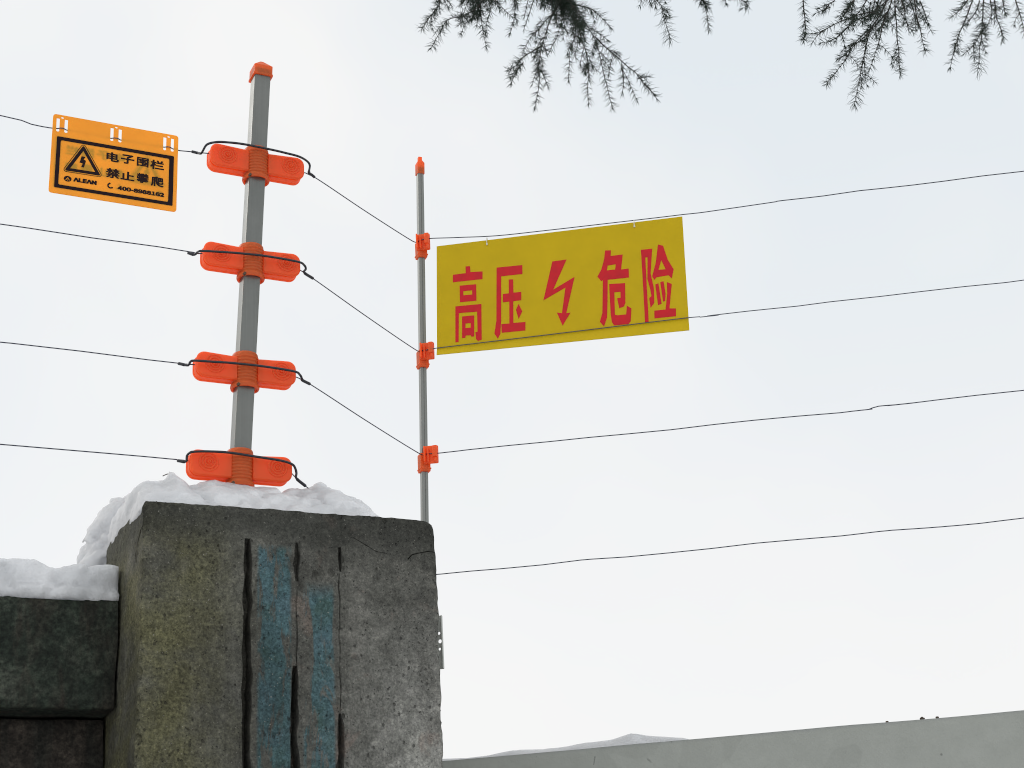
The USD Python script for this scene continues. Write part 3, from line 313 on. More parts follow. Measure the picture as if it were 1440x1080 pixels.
M = dict(
    pillar=concrete_pillar_material(),
    coping=dark_concrete_material('damp_dark_concrete', (.009, .013, .010), (.029, .038, .029), (.078, .084, .068), (.036, .027, .022)),
    lower=dark_concrete_material('brown_damp_concrete', (.016, .014, .012), (.045, .038, .032), (.085, .070, .060), (.022, .024, .021)),
    wall=pale_wall_material(), snow=snow_material(), ground=ground_material(),
    alu=alu_material(), alu_pale=alu_material('pale_aluminium', 1.35),
    orange=plastic_material('orange_insulator_plastic', (1., .265, .085), .68),
    yellow=plastic_material('yellow_sign_face', (.63, .445, .004), .12, .2, .5),
    sign_orange=plastic_material('orange_sign_sheet', (.97, .50, .06), .5, .3, .45),
    red=simple('red_lettering', (.50, .012, .020), .6, 0, .1, 50, spec=.2),
    black=simple('black_lettering', (.014, .006, .008), .7, 0, .1, 50, spec=.12),
    screw=simple('rusty_screw', (.09, .055, .035), .6, .4, .3, 200),
    cable=simple('black_cable_sheath', (.008, .009, .014), .4, 0, .1, 90),
    wire=simple('steel_wire', (.070, .075, .095), .5, .3, .2, 200),
    tie=simple('white_nylon', (.62, .60, .50), .45, 0, .05, 60),
    steel=simple('grey_bracket_steel', (.36, .37, .34), .5, .3, .12, 60, .15),
    bark=simple('cedar_bark', (.075, .055, .042), .9, 0, .4, 22., .8),
    twig=simple('cedar_twig', (.030, .024, .020), .85, 0, .3, 90),
    needle=needle_material())

# ---------------------------------------------------------------- the setting
gm = trimesh.creation.box((900, 900, .5)); gm.apply_translation((0, 0, -.25))
tag(obj('ground', gm, M['ground']), kind='structure')

PO = np.array([-0.65434, 2.48912, 0.]); PROT = 27.0          # pillar frame: x along its face, y into it
FO = np.array([-0.19853, 3.12541, 0.]); FROT = -7.5          # frame of the right-hand fence
W_, D_, H_ = .553, .331, 2.366
def p2w(p):
    c, s = math.cos(math.radians(PROT)), math.sin(math.radians(PROT)); return np.array([PO[0] + c * p[0] - s * p[1], PO[1] + s * p[0] + c * p[1], p[2]])
def f2w(p):
    c, s = math.cos(math.radians(FROT)), math.sin(math.radians(FROT)); return np.array([FO[0] + c * p[0] - s * p[1], FO[1] + s * p[0] + c * p[1], p[2]])
def w2f(p):
    c, s = math.cos(math.radians(FROT)), math.sin(math.radians(FROT)); q = np.asarray(p) - FO; return np.array([c * q[0] + s * q[1], -s * q[0] + c * q[1], q[2]])

# --- pillar: worn block with broken vertical grooves
body = cube(0, W_, 0, D_, 0, H_)
def groove(x, w, z0, z1, d=.016):
    """Ragged slot: a chain of hulls of short prisms."""
    zs = np.linspace(z0, z1, max(3, int((z1 - z0) / .022) + 1)); parts = []
    pr = []
    for i, z in enumerate(zs):
        e = .55 if i in (0, len(zs) - 1) else 1.
        ww, xx, dd = w * e * random.uniform(.72, 1.2), x + random.uniform(-.0016, .0016), d * e * random.uniform(.8, 1.1)
        pr.append(cube(xx - ww / 2, xx + ww / 2, -.01, dd, z - .002, z + .002))
    return m3.Manifold.batch_boolean([m3.Manifold.batch_hull([a, b]) for a, b in zip(pr, pr[1:])], m3.OpType.Add)
cuts = [groove(.187, .0170, 1.2, 2.305, .040), groove(.278, .0095, 2.236, 2.304, .018), groove(.2765, .003, 2.08, 2.24, .0025), groove(.272, .0160, 1.2, 2.080, .040),
        groove(.361, .0090, 2.258, 2.300), groove(.357, .0025, 2.0, 2.25, .002), groove(.3565, .0120, 1.2, 1.998, .03)]
def crack(pts, w, d, ax=1):
    pr = [cube(p[0] - w, p[0] + w, p[1] - d, p[1] + d, p[2] - w, p[2] + w) for p in pts]
    return m3.Manifold.batch_boolean([m3.Manifold.batch_hull([a, b]) for a, b in zip(pr, pr[1:])], m3.OpType.Add)
cuts += [crack([(.494, 0, 2.287), (.502, 0, 2.296), (.515, 0, 2.300), (.535, 0, 2.305), (.556, 0, 2.304)], .0009, .005),
         crack([(.386, 0, 2.322), (.41, 0, 2.310), (.432, 0, 2.298), (.452, 0, 2.296)], .0005, .0025),
         crack([(.0, .012, 2.318), (0, .03, 2.306), (0, .05, 2.288), (0, .058, 2.262)], .0012, .006)]
def chip(x, y, z, r):
    return m3.Manifold.sphere(1., 10).scale([r * random.uniform(.6, 1.2), r * random.uniform(.5, .9), r * random.uniform(.8, 2.2)]).rotate([random.uniform(-30, 30), random.uniform(-30, 30), random.uniform(0, 360)]).translate([x, y, z])
for x, w, z0, z1 in ((.187, .0135, 1.75, 2.305), (.278, .008, 2.236, 2.304), (.272, .0155, 1.75, 2.08), (.361, .0075, 2.258, 2.30), (.3565, .010, 1.75, 1.998)):
    for k in range(int((z1 - z0) / .03) + 2): cuts.append(chip(x + random.choice((-.5, .5)) * w, .0, random.uniform(z0, z1), random.uniform(.0018, .0055)))
for k in range(115): cuts.append(chip(random.choice((0., 0., W_)), random.choice((0., 0., D_)), random.uniform(1.75, H_), random.choice((.003, .004, .006, .010))))
for k in range(34): cuts.append(chip(random.uniform(0, W_), 0., H_ + random.uniform(-.002, .002), random.choice((.003, .005, .008))))
for k in range(60): cuts.append(chip(random.uniform(.02, W_), -.0006, random.uniform(1.75, 2.34), random.uniform(.0015, .0035)))
for k in range(10): cuts.append(chip(.315 + random.uniform(-.05, .05), -.004, random.uniform(2.22, 2.31), random.uniform(.006, .011)))
body = body - m3.Manifold.batch_boolean(cuts, m3.OpType.Add)
up, lo = body.split_by_plane([0, 0, 1], 1.5)
up = up.refine_to_length(.0085); lo = lo.refine_to_length(.06)
def weather(t, top=True):
    v = np.array(t.vertices); q0 = np.array([0, 0, -1.]); q1 = np.array([W_, D_, H_])
    n = meshkit.fbm(v * 22 + 3, 4, 5); n2 = meshkit.fbm(v * 55 + 9, 3, 8)
    r = .004 + .034 * np.clip(n - .52, 0, 1) + .008 * np.clip(n2 - .5, 0, 1)
    corner = np.exp(-((v[:, 0] - W_) / .03) ** 2 - ((v[:, 2] - H_) / .035) ** 2) * .011 + np.exp(-((v[:, 0]) / .03) ** 2 - ((v[:, 2] - H_) / .03) ** 2) * .003
    r = (r + corner)[:, None]
    lo_, hi_ = q0 + r, q1 - r
    c = np.clip(v, lo_, hi_); dlt = v - c; over = (np.abs(dlt) > 1e-6).sum(1) >= 2
    dl = np.linalg.norm(dlt, axis=1, keepdims=True)
    v2 = np.where(over[:, None], c + dlt / np.maximum(dl, 1e-9) * np.minimum(dl, r), v)
    amp = .0055 * (meshkit.fbm(v * 9 + 1, 4, 2) - .5) + .0036 * (meshkit.fbm(v * 60, 3, 4) - .5)
    nrm = np.zeros_like(v)
    nrm[:, 0] += (v[:, 0] > W_ - 1e-4) * 1. - (v[:, 0] < 1e-4); nrm[:, 1] += (v[:, 1] > D_ - 1e-4) * 1. - (v[:, 1] < 1e-4); nrm[:, 2] += (v[:, 2] > H_ - 1e-4)
    L = np.linalg.norm(nrm, axis=1, keepdims=True); nrm = np.where(L > 0, nrm / np.maximum(L, 1e-9), 0)
    v2 += nrm * amp[:, None] * sstep(v[:, 2], 1.5, 1.54)[:, None]
    return trimesh.Trimesh(v2, t.faces, process=False)
pil = thing('concrete_pillar', 'weathered mossy concrete gate pillar with vertical grooves and traces of blue paint', 'pillar', PO, PROT)
obj('shaft', [weather(tm(up)), tm(lo)], M['pillar'], pil, smooth=40)

# --- left wall: coping band over a set-back wall
lw = thing('left_wall', 'dark damp concrete wall meeting the left side of the pillar, snow on its coping', 'wall', PO, PROT)
def rough_block(x0, x1, y0, y1, z0, z1, L, amp, seed):
    t = tm(cube(x0, x1, y0, y1, z0, z1).refine_to_length(L)); v = np.array(t.vertices)
    c = np.clip(v, [x0 + .006, y0 + .006, z0 + .006], [x1 - .006, y1 - .006, z1 - .006]); d = v - c
    k = (np.abs(d) > 1e-6).sum(1) >= 2; dl = np.linalg.norm(d, axis=1, keepdims=True)
    v = np.where(k[:, None], c + d / np.maximum(dl, 1e-9) * .006, v)
    n = np.stack([meshkit.fbm(v * 14 + s * 7.3, 4, seed + s) - .5 for s in range(3)], -1)
    return trimesh.Trimesh(v + n * amp, t.faces, process=False)
obj('coping', [rough_block(-1.0, -.003, .160, .40, 2.026, 2.224, .010, .0065, 3), cube(-6, -1.0, .160, .40, 2.026, 2.224), cube(-.25, .20, .4, .50, 1.7, 2.222), cube(-.003, .20, .345, .40, 1.7, 2.222)], M['coping'], lw, smooth=40)
obj('wall_face', [rough_block(-1.0, -.003, .245, .39, 1.6, 2.024, .012, .007, 6), cube(-6, -.003, .246, .39, 0, 1.598)], M['lower'], lw, smooth=40)

# --- right wall: pale rendered wall starting behind the pillar
WROT = -8.2
rw = thing('right_wall', 'pale grey rendered wall running right from behind the pillar', 'wall', FO, WROT)
t = tm(cube(-.40, 6, -.05, .16, 0, 1.957).refine_to_length(.05)); v = np.array(t.vertices)
topm = sstep(v[:, 2], 1.9, 1.957)
v[:, 2] += topm * .0100 * v[:, 0]
v[:, 2] += topm * .0035 * (meshkit.fbm(v * np.array([5, 1, 1]), 4, 3) - .5); v[:, 1] += .003 * (meshkit.fbm(v * 6, 3, 9) - .5)
obj('wall_face', trimesh.Trimesh(v, t.faces, process=False), M['wall'], rw, smooth=40)
for k, (x, s, lab) in enumerate([(.905, .0024, 'leftmost of three dark crumbs on the top edge of the pale wall'), (.972, .0036, 'largest of three dark crumbs on the top edge of the pale wall'), (1.0, .0026, 'rightmost of three dark crumbs on the top edge of the pale wall')]):
    ic = trimesh.creation.icosphere(2, s); vv = ic.vertices * [1.5, 1., .8]; vv = vv * (.7 + .6 * meshkit.noise(vv * 300 + k))[:, None]
    o = obj('crumb', trimesh.Trimesh(vv + [x, -.046, 1.9575 + .0100 * x + s * .4], ic.faces, process=False), M['bark'], '/World', smooth=True, loc=FO, rz=WROT)
    tag(o, lab, 'debris', 'crumbs along the top of the pale wall')

# ---------------------------------------------------------------- snow
def ell(P, c, r): return 1 - np.linalg.norm((P - np.array(c)) / np.asarray(r), axis=1)
def smax(a, b, k=.012):
    h = np.clip(.5 + .5 * (a - b) / k, 0, 1); return b * (1 - h) + a * h + k * h * (1 - h)
def lumps(P):
    """Billowed relief: rounded clods with narrow creases between them."""
    a = np.abs(meshkit.fbm(P * 17 + 3.7, 3, 21) - .5); b = np.abs(meshkit.fbm(P * 48 + 1.3, 3, 22) - .5)
    return .008 - .075 * np.clip(.10 - a, 0, .1) * 2 + .004 - .011 * np.clip(.12 - b, 0, .12) * 2 - .004 + .010 * (meshkit.fbm(P * 90, 2, 23) - .5) * .5
def pillar_snow(P):
    x, y, z = P.T
    xs = [-.03, .005, .03, .055, .080, .105, .120,   .147, .18, .24, .30, .350, .386, .405, .420, .438, .452, .463, .475]
    zs = [2.00, 2.420, 2.437, 2.440, 2.466, 2.448, 2.440, 2.458, 2.452, 2.446, 2.446, 2.458, 2.475, 2.462, 2.446, 2.446, 2.425, 2.385, 2.33]
    wx = x + .02 * (meshkit.fbm(P * 20 + 5, 3, 1) - .5)
    rid = np.interp(wx, xs, zs)
    f0 = .012 + .012 * meshkit.noise(np.c_[x * 18, x * 0, x * 0], 4)
    cr = np.clip((y - f0) / .13, 0, 1) ** .62 * (1 - sstep(y, .29, .35))
    h = 2.355 + (rid - 2.355) * cr + lumps(P * np.array([1, 1, .4])) * (y > f0) * np.clip((y - f0) / .02, 0, 1)
    h = np.where(y < f0, 2.355 - (f0 - y) * 3, h)
    h = np.where(cr > .03, h, np.minimum(h, 2.34))
    a = np.minimum(h - z, (z - 2.346))
    for c, r in [((.052, .37, 2.418), .058), ((.034, .38, 2.385), .056), ((.016, .385, 2.345), .052), ((.006, .375, 2.300), .050), ((.016, .36, 2.262), .056), ((-.014, .262, 2.304), .026)]:
        nn = .022 * (meshkit.fbm(P * 26 + 2, 3, 11) - .5) + lumps(P) * 1.1
        a = smax(a, r * ell(P, c, (r, r, r * 1.05)) + nn)
    return a
snow1 = level(pillar_snow, (-.10, -.005, 2.20), (.55, .47, 2.52), .0085)
tag(obj('snow', snow1, M['snow'], '/World', smooth=True, loc=PO, rz=PROT), 'ridge of old snow lying on top of the pillar and spilling down its left side', 'snow', kind='stuff')
def wall_snow(P):
    x, y, z = P.T
    top = np.interp(x, [-3, -.9, -.6, -.4, -.25, -.20, -.146, -.125, -.10, -.05, -.004], [2.29, 2.30, 2.285, 2.30, 2.288, 2.290, 2.292, 2.277, 2.280, 2.283, 2.287])
    ns = meshkit.fbm(P * np.array([18, 18, 18]) + 4, 4, 6) - .5 + lumps(P) * 35
    fr = y - (.166 - .022 * ns + .30 * np.clip((z - 2.262), 0, 1) - .010 * sstep(z, 2.246, 2.238))
    bk = .385 - y + .02 * ns
    top = top + .016 * ns + .03 * sstep(y, .2, .3) * meshkit.noise(np.c_[x * 9, y * 9, z * 0], 2)
    a = np.minimum(np.minimum(top - z, z - 2.218), np.minimum(fr, bk))
    return np.minimum(a, np.minimum(-.001 - x - .004 * meshkit.noise(P * 60, 3), x + 1.6))
snow2 = level(wall_snow, (-1.62, .13, 2.20), (.005, .41, 2.35), .010)
tag(obj('snow', snow2, M['snow'], '/World', smooth=True, loc=PO, rz=PROT), 'thick layer of snow on the coping of the dark left wall', 'snow', kind='stuff')
def right_snow(P):
    x, y, z = P.T
    top = np.interp(x, [-.2, .0, .06, .11, .16, .22, .27, .31, .36, .404, .43, .47, .51, .53], [1.965, 1.963, 1.959, 1.962, 1.968, 1.964, 1.966, 1.970, 1.971, 1.980, 1.973, 1.968, 1.962, 1.948]) + .003
    ns = meshkit.fbm(P * 30 + 4, 4, 6) - .5
    fr = np.clip((y + .045) / .03, -1, 1)
    z = z - .0100 * x
    top = 1.950 + (top - 1.950) * np.clip(fr, 0, 1) ** .5 + .005 * ns + .012 * sstep(y, .0, .1)
    return np.minimum(np.minimum(top - z, z - 1.948), np.minimum(y + .047, .15 - y))
snow3 = level(right_snow, (-.2, -.06, 1.935), (.56, .16, 2.01), .0065)
tag(obj('snow', snow3, M['snow'], '/World', smooth=True, loc=FO, rz=WROT), 'thin drift of snow along the top of the pale right wall', 'snow', kind='stuff')
tw = obj('dry_twig', [tube(curve([(.070, .17, 2.4655), (.078, .168, 2.4695), (.086, .166, 2.470), (.090, .165, 2.472)], .004), .0009, 6), tube([(.084, .167, 2.470), (.081, .166, 2.4735)], .0007, 5)], M['bark'], '/World', loc=PO, rz=PROT)
tag(tw, 'tiny dry twig lying on the snow crest above the pillar corner', 'twig')

# ---------------------------------------------------------------- thick post with strain insulators
POST = (.238, .17)                                           # axis in the pillar frame, leaning a little to the right
LEAN = .040 / .95
def lean(z): return POST[0] - .019 + LEAN * (z - 2.50)

post = thing('thick_fence_post', 'thick grey square post with orange cap rising from the snow on the pillar', 'fence post', p2w((lean(2.36), POST[1], 2.36)), PROT)
def leaned(m):
    t = tm(m).copy(); v = np.array(t.vertices); v[:, 0] += LEAN * v[:, 2]; t.vertices = v; return t
s = .0176
outer = vbox(-s, s, -s, s, -.05, 1.035, .0038); inner = cube(-s + .003, s - .003, -s + .003, s - .003, -.04, 1.05)
obj('tube', leaned(outer - inner), M['alu'], post, smooth=30)
c0 = 1.032; e = .0203
cap = vbox(-e, e, -e, e, c0 - .012, c0 + .010, .003)
roof = m3.Manifold.batch_hull([vbox(-e, e, -e, e, c0 + .0095, c0 + .0105, .003), cube(-.003, .003, -.003, .003, c0 + .0275, c0 + .029)])
rim = vbox(-e - .0012, e + .0012, -e - .0012, e + .0012, c0 - .014, c0 - .010, .003)
obj('cap', leaned(cap + roof + rim), M['orange'], post, smooth=25)

WIRE_Z = [3.171, 2.943, 2.702, 2.502]
INS_Z = [3.164, 2.936, 2.695, 2.492]
prof = [(.0178, .0395), (.0236, .0395), (.0252, .0370), (.0257, .0335)]
z = .031
for k in range(8):
    prof += [(.0254, z), (.0270, z - .0016), (.0270, z - .0040), (.0254, z - .0056)]; z -= .0074
prof += [(.0262, -.0300), (.0284, -.0325), (.0288, -.0370), (.0276, -.0405), (.0246, -.0405), (.0240, -.0370), (.0178, -.0360), (.0178, .0395)]
collar_mesh = trimesh.creation.revolve(np.array(prof[::-1]) * [1, .94], sections=40)
if collar_mesh.volume < 0: collar_mesh.invert()
def wing(sg):
    x0, x1 = .0215, (.102 if sg < 0 else .100)
    def sec(inset, y0, y1):
        pl = sbox(x0 - .03, -.0245 + inset, x1 - inset, .0280 - inset)
        r_ = .0175 - inset; pl = pl.buffer(-r_).buffer(r_, quad_segs=7).intersection(sbox(x0, -1, 1, 1))
        pl = Polygon([(q[0], q[1] - (.004 * (1 - (q[0] - x0) / (x1 - x0)) if q[1] > 0 else 0)) for q in pl.exterior.coords[:-1]]).convex_hull
        if sg < 0: pl = affinity.scale(pl, -1, 1, origin=(0, 0))
        return mf(plate(pl, y0, y1))
    front = m3.Manifold.batch_hull([sec(.0026, -.0198, -.0190), sec(0, -.0172, -.0150)])
    waist = sec(.0034, -.0145, .0080)
    back = m3.Manifold.batch_hull([sec(0, .0075, .0125), sec(.002, .0138, .0145)])
    lip = sec(.001, -.0080, .0078)
    w = front + waist + back + lip
    return w
WINGS = {-1: wing(-1), 1: wing(1)}
def insulator(z, k):
    dz = z - 2.36; off = np.array([LEAN * dz, 0, dz])
    t = collar_mesh.copy(); t.apply_translation(off)
    ins = obj('insulator', t, M['orange'], post, smooth=35)
    for sg in (-1, 1):
        w = tm(WINGS[sg]).copy(); w.apply_translation(off)
        obj('insulator_arm', w, M['orange'], ins, smooth=30)
        c = off + np.array([sg * (.066 if sg < 0 else .070), -.0196, .0035])
        rings = [torus(R_, .0020, c) for R_ in (.0072, .0124, .0180)]
        obj('ring', rings, M['orange'], ins, smooth=True)
        hub = m3.Manifold.cylinder(.0045, .0042, .0034, 18).rotate([90, 0, 0]).translate(list(c + [0, .0008, 0]))
        hub = hub - m3.Manifold.cylinder(.01, .0016, .0016, 10).rotate([90, 0, 0]).translate(list(c + [0, -.001, 0]))
        obj('hub', hub, M['orange'], ins, smooth=30)
    sc_ = m3.Manifold.cylinder(.006, .0030, .0030, 12).rotate([90, 0, 0]).translate(list(off + [-.019, -.0185, -.0355]))
    obj('screw', sc_, M['screw'], ins, smooth=30)
    for sg in (-1, 1):                                       # ribs tying each arm to the collar
        b = rbox(.0205, .030, -.013, .010, -.012, .020, .003); b = b if sg > 0 else b.mirror([1, 0, 0])
        for h in (0,): obj('web', b.translate(list(off)), M['orange'], ins, smooth=30)
for k, z in enumerate(INS_Z): insulator(z, k)

# --- jumper cables over the insulators
JLAB = ['black jumper cable arching clear above the topmost orange insulator, below the post cap',
        'black jumper cable across the second orange insulator from the top',
        'black jumper cable across the third orange insulator from the top',
        'black jumper cable over the lowest orange insulator, just above the snow']
for k, pts in enumerate(DATA['cable']):
    P = np.array(pts)
    C = curve(P, .004)
    cb = thing('jumper_cable', JLAB[k], 'cable', p2w((lean(INS_Z[k]), .136, INS_Z[k])), PROT, 'jumper cables on the thick post')
    base = np.array([lean(INS_Z[k]), .136, INS_Z[k]])
    C = C - base
    obj('sheath', tube(C, .0024, 10), M['cable'], cb, smooth=True)
    for end in (C[:5], C[-8:]):
        obj('crimp', tube(end, .0031, 8), M['cable'], cb, smooth=True)

# ---------------------------------------------------------------- thin post behind the pillar, with clips
zt, zb_ = 3.352, 1.957
def thin_x(z): return .0060 - .0190 * (3.38 - z) / .90 + .0006
TLEAN = .0190 / .90
tp = thing('thin_fence_post', 'thin grey post with small orange cap standing behind the right corner of the pillar', 'fence post', f2w((thin_x(1.957), .018, 1.957)), FROT)
def tl(m):
    t = tm(m).copy(); v = np.array(t.vertices); v[:, 0] += TLEAN * v[:, 2]; t.vertices = v; return t
def spin(m, a=30): return m.rotate([0, 0, a])
s = .0073; hgt = zt - zb_
prof_m = vbox(-s, s, -s, s, 0, hgt, .0012) - cube(-.0008, .0008, -s - .01, -s + .0012, -.1, hgt + .1)
obj('tube', tl(spin(prof_m)), M['alu_pale'], tp, smooth=30)
e = .0092
capm = vbox(-e, e, -e, e, hgt - .016, hgt + .012, .0016) + m3.Manifold.batch_hull([vbox(-e, e, -e, e, hgt + .0115, hgt + .0125, .0016), cube(-.004, .004, -.004, .004, hgt + .020, hgt + .022)]) + cube(-.0042, .0042, -.0042, .0042, hgt + .02, hgt + .030)
obj('cap', tl(spin(capm)), M['orange'], tp, smooth=25)
WZ = [3.150, 2.8745, 2.627, 2.354]
for z in WZ[:3]:
    h = z - zb_; ox = TLEAN * h
    col = spin(rbox(-.0115, .0115, -.0115, .0115, h - .036, h + .006, .002) - vbox(-.0072, .0072, -.0072, .0072, h - .06, h + .06, .0014)).translate([ox, 0, 0])
    flange = spin(rbox(-.0128, .0128, -.0128, .0128, h - .031, h - .027, .0015) - vbox(-.0072, .0072, -.0072, .0072, h - .06, h + .06, .0014)).translate([ox, 0, 0])
    cl = obj('wire_clip', col + flange, M['orange'], tp, smooth=30)
    x0 = .009 - thin_x(1.957) ; cx = .0095 - thin_x(1.957)
    bk = rbox(cx - .0165, cx + .0165, -.0165, -.0085, h - .021, h + .020, .0025)
    obj('clip_plate', bk, M['orange'], cl, smooth=30)
    for dx, wd, y1, zz in ((-.0125, .0036, -.0275, (-.018, .017)), (-.0045, .0036, -.0255, (-.019, .012)), (.0105, .0105, -.0265, (-.009, .017)), (.0120, .0060, -.0245, (-.020, -.010))):
        obj('clip_jaw', rbox(cx + dx - wd / 2, cx + dx + wd / 2, y1, -.0155, h + zz[0], h + zz[1], .0015), M['orange'], cl, smooth=30)
# mounting plate of the post, seen beside the pillar
px = .0 - thin_x(1.957)
pl = rrect(px - .035, px + .0165, 2.156 - zb_, 2.270 - zb_, .0012)
for hx, hz, hr in ((.0083, 2.2323, .0028), (.0098, 2.2150, .0037), (.0086, 2.1985, .0026)):
    pl = pl.difference(affinity.translate(Polygon([(hr * math.cos(t_), hr * 1.2 * math.sin(t_)) for t_ in np.linspace(0, 2 * math.pi, 20)[:-1]]), px + hx, hz - zb_))
mp = obj('mounting_plate', plate(pl, .0085, .0115), M['steel'], tp)
obj('flange', cube(px + .0150, px + .0165, .0, .0085, 2.1565 - zb_, 2.2695 - zb_), M['steel'], mp)

# ---------------------------------------------------------------- wires
def wavy(P, amp, step, seed):
    C = curve(P, step); r = np.random.default_rng(seed)
    L = np.r_[0, np.cumsum(np.linalg.norm(np.diff(C, axis=0), axis=1))]
    for ax_, a in ((2, amp), (1, amp)):
        kx = np.arange(0, L[-1] + .4, .13); kv = r.normal(0, a, len(kx)); kv[0] = 0
        C[:, ax_] += np.interp(L, kx, kv) * np.clip(L / .06, 0, 1) * np.clip((L[-1] - L) / .06, 0, 1)
    return C
lw_names = ['highest left wire, carrying the orange warning sign', 'second left wire, just under the orange sign', 'third left wire from the top', 'lowest left wire, running above the snowy dark wall']
LZ = [3.1745, 2.942, 2.699, 2.501]
for k in range(4):
    z = LZ[k]; x1 = lean(INS_Z[k]) - .1005
    if k == 0:
        P = [(x1, .17, z), (.086, .17, z - .001)]
        for xs in (.0695, .0540, -.0365, -.0530, -.1435, -.1590):
            pass
        P = [(-3.5, .17, z + .002), (-1.2, .17, z + .001), (-.6, .17, z), (-.27, .17, z + .002), (-.21, .17, z - .0045)]
        for a_, b_ in ((-.1590, -.1435), (-.0530, -.0365), (.0540, .0695)):   # behind the sheet, in front between each pair of slots
            P += [(a_ - .016, .1730, 3.1705), (a_, .1700, 3.1700), (a_ + .004, .1664, 3.1700), (b_ - .004, .1664, 3.1700), (b_, .1700, 3.1700), (b_ + .016, .1730, 3.1705)]
        P += [(.11, .17, z - .003), (x1, .17, z)]
        C = curve(P, .03)
        C[:, 2] += .0006 * np.sin(C[:, 0] * 37)
    else:
        c1 = DATA['cable'][k][0]
        C = wavy([(-3.5, .17, z + .002), (-.8, .17, z), (c1[0] - .06, .17, z), tuple(c1), (x1, .17, z)][::-1], .0016, .02, 40 + k)
    base = np.array([x1, .17, z])
    o = obj('fence_wire', tube(C - base, .00112, 6), M['wire'], '/World', smooth=True, loc=p2w(base), rz=PROT)
    tag(o, lw_names[k] + (', ending at the thick post' if k in (1, 2) else ''), 'wire', 'electric fence wires left of the thick post')
rw_names = ['highest right wire from the thick post past the thin post, holding the yellow sign', 'second right wire, crossing the lower edge of the yellow sign', 'third right wire, running below the yellow sign with a small kink', 'lowest right wire, emerging beside the pillar above the pale wall']
for k in range(4):
    z = WZ[k]; st = p2w((lean(INS_Z[k]) + .0985, .17, WIRE_Z[k])); a = w2f(st); a[2] = WIRE_Z[k] - .003
    xr = {0: [(.020, 0, 3.155), (.10, .0, 3.148), (.187, .0005, 3.1415), (.30, .0012, 3.1405), (.45, .0012, 3.1400), (.616, .0012, 3.1400), (.80, 0, 3.1425), (1.2, 0, 3.1460), (4., 0, 3.155)],
          1: [(.020, -.001, 2.8745), (.034, -.0085, 2.8735), (.30, -.0088, 2.8765), (.603, -.0088, 2.8805), (.66, -.003, 2.881), (1.0, 0, 2.885), (4., 0, 2.895)],
          2: [(.018, 0, 2.627), (.07, 0, 2.6265), (.5, 0, 2.628), (.93, 0, 2.629), (.962, .002, 2.6285), (.985, 0, 2.6325), (1.05, 0, 2.632), (1.29, 0, 2.6345), (4., 0, 2.648)],
          3: [(.018, 0, 2.354), (.09, 0, 2.3545), (.5, 0, 2.357), (1.24, 0, 2.3605), (4., 0, 2.378)]}[k]
    ce = w2f(p2w(DATA['cable'][k][-1])); ce = ce + (ce - w2f(p2w(DATA['cable'][k][-2]))) * .0
    P = [tuple(a), tuple(ce), tuple(ce * .5 + np.array([-.012, -.004, z]) * .5 + [0, 0, -.002]), (-.012, -.004, z), (.0, -.002, z)] + xr
    C = curve(P, .02)
    L = np.r_[0, np.cumsum(np.linalg.norm(np.diff(C, axis=0), axis=1))]; r = np.random.default_rng(70 + k)
    kx = np.arange(0, L[-1] + .3, .09); kv = r.normal(0, .0011, len(kx))
    on = (C[:, 0] > .04) & ~((C[:, 0] > .02) & (C[:, 0] < .62) & (k < 2))
    C[:, 2] += np.where(on, np.interp(L, kx, kv), 0)
    base = np.array(P[3])
    wob = obj('fence_wire', tube(C - base, .00112, 6), M['wire'], '/World', smooth=True, loc=f2w(base), rz=FROT)
    tag(wob, rw_names[k], 'wire', 'electric fence wires right of the thick post')

# ---------------------------------------------------------------- yellow warning sign
Y = DATA['yellow']
def dm(pts): return np.array(pts, float) * 1e-4
TL, TR, BR, BL = dm(Y['outline']); CL, CR = dm(Y['crease'])
CL[0], CR[0] = (TL[0] + (BL[0] - TL[0]) * (CL[1] - TL[1]) / (BL[1] - TL[1])), (TR[0] + (BR[0] - TR[0]) * (CR[1] - TR[1]) / (BR[1] - TR[1]))
sc = np.array([.5 * (TL[0] + TR[0]), -.006, TL[1]])
ys = thing('yellow_warning_sign', 'yellow sheet sign with red lettering and lightning arrow hung on the right wires', 'warning sign', f2w(sc), FROT)
th = .0028
F_ = np.array([(TL[0], 0, TL[1]), (TR[0], 0, TR[1]), (CR[0], 0, CR[1]), (CL[0], 0, CL[1]), (BR[0], -.0060, BR[1]), (BL[0], -.0060, BL[1])]) - [sc[0], 0, sc[2]]
V = np.vstack([F_, F_ + [0, th, 0]])
fq = [(0, 3, 2, 1), (3, 5, 4, 2)]; Q = list(fq) + [tuple(i + 6 for i in q[::-1]) for q in fq]
loop = [0, 1, 2, 4, 5, 3]
for a_, b_ in zip(loop, loop[1:] + loop[:1]): Q.append((a_, b_, b_ + 6, a_ + 6))
sheet = trimesh.Trimesh(V, [t_ for q in Q for t_ in ((q[0], q[1], q[2]), (q[0], q[2], q[3]))], process=False)
if sheet.volume < 0: sheet.invert()
obj('sheet', sheet, M['yellow'], ys)
def strokes(lst):
    return union_all([Polygon(dm(r[0]) - [sc[0], sc[2]], [dm(h) - [sc[0], sc[2]] for h in r[1:]]).buffer(0) for r in lst])
for ch in Y['character']: obj('character', plate(strokes(ch), -.0005, .0004), M['red'], ys)
obj('lightning_arrow', plate(strokes(Y['bolt']), -.0005, .0004), M['red'], ys)
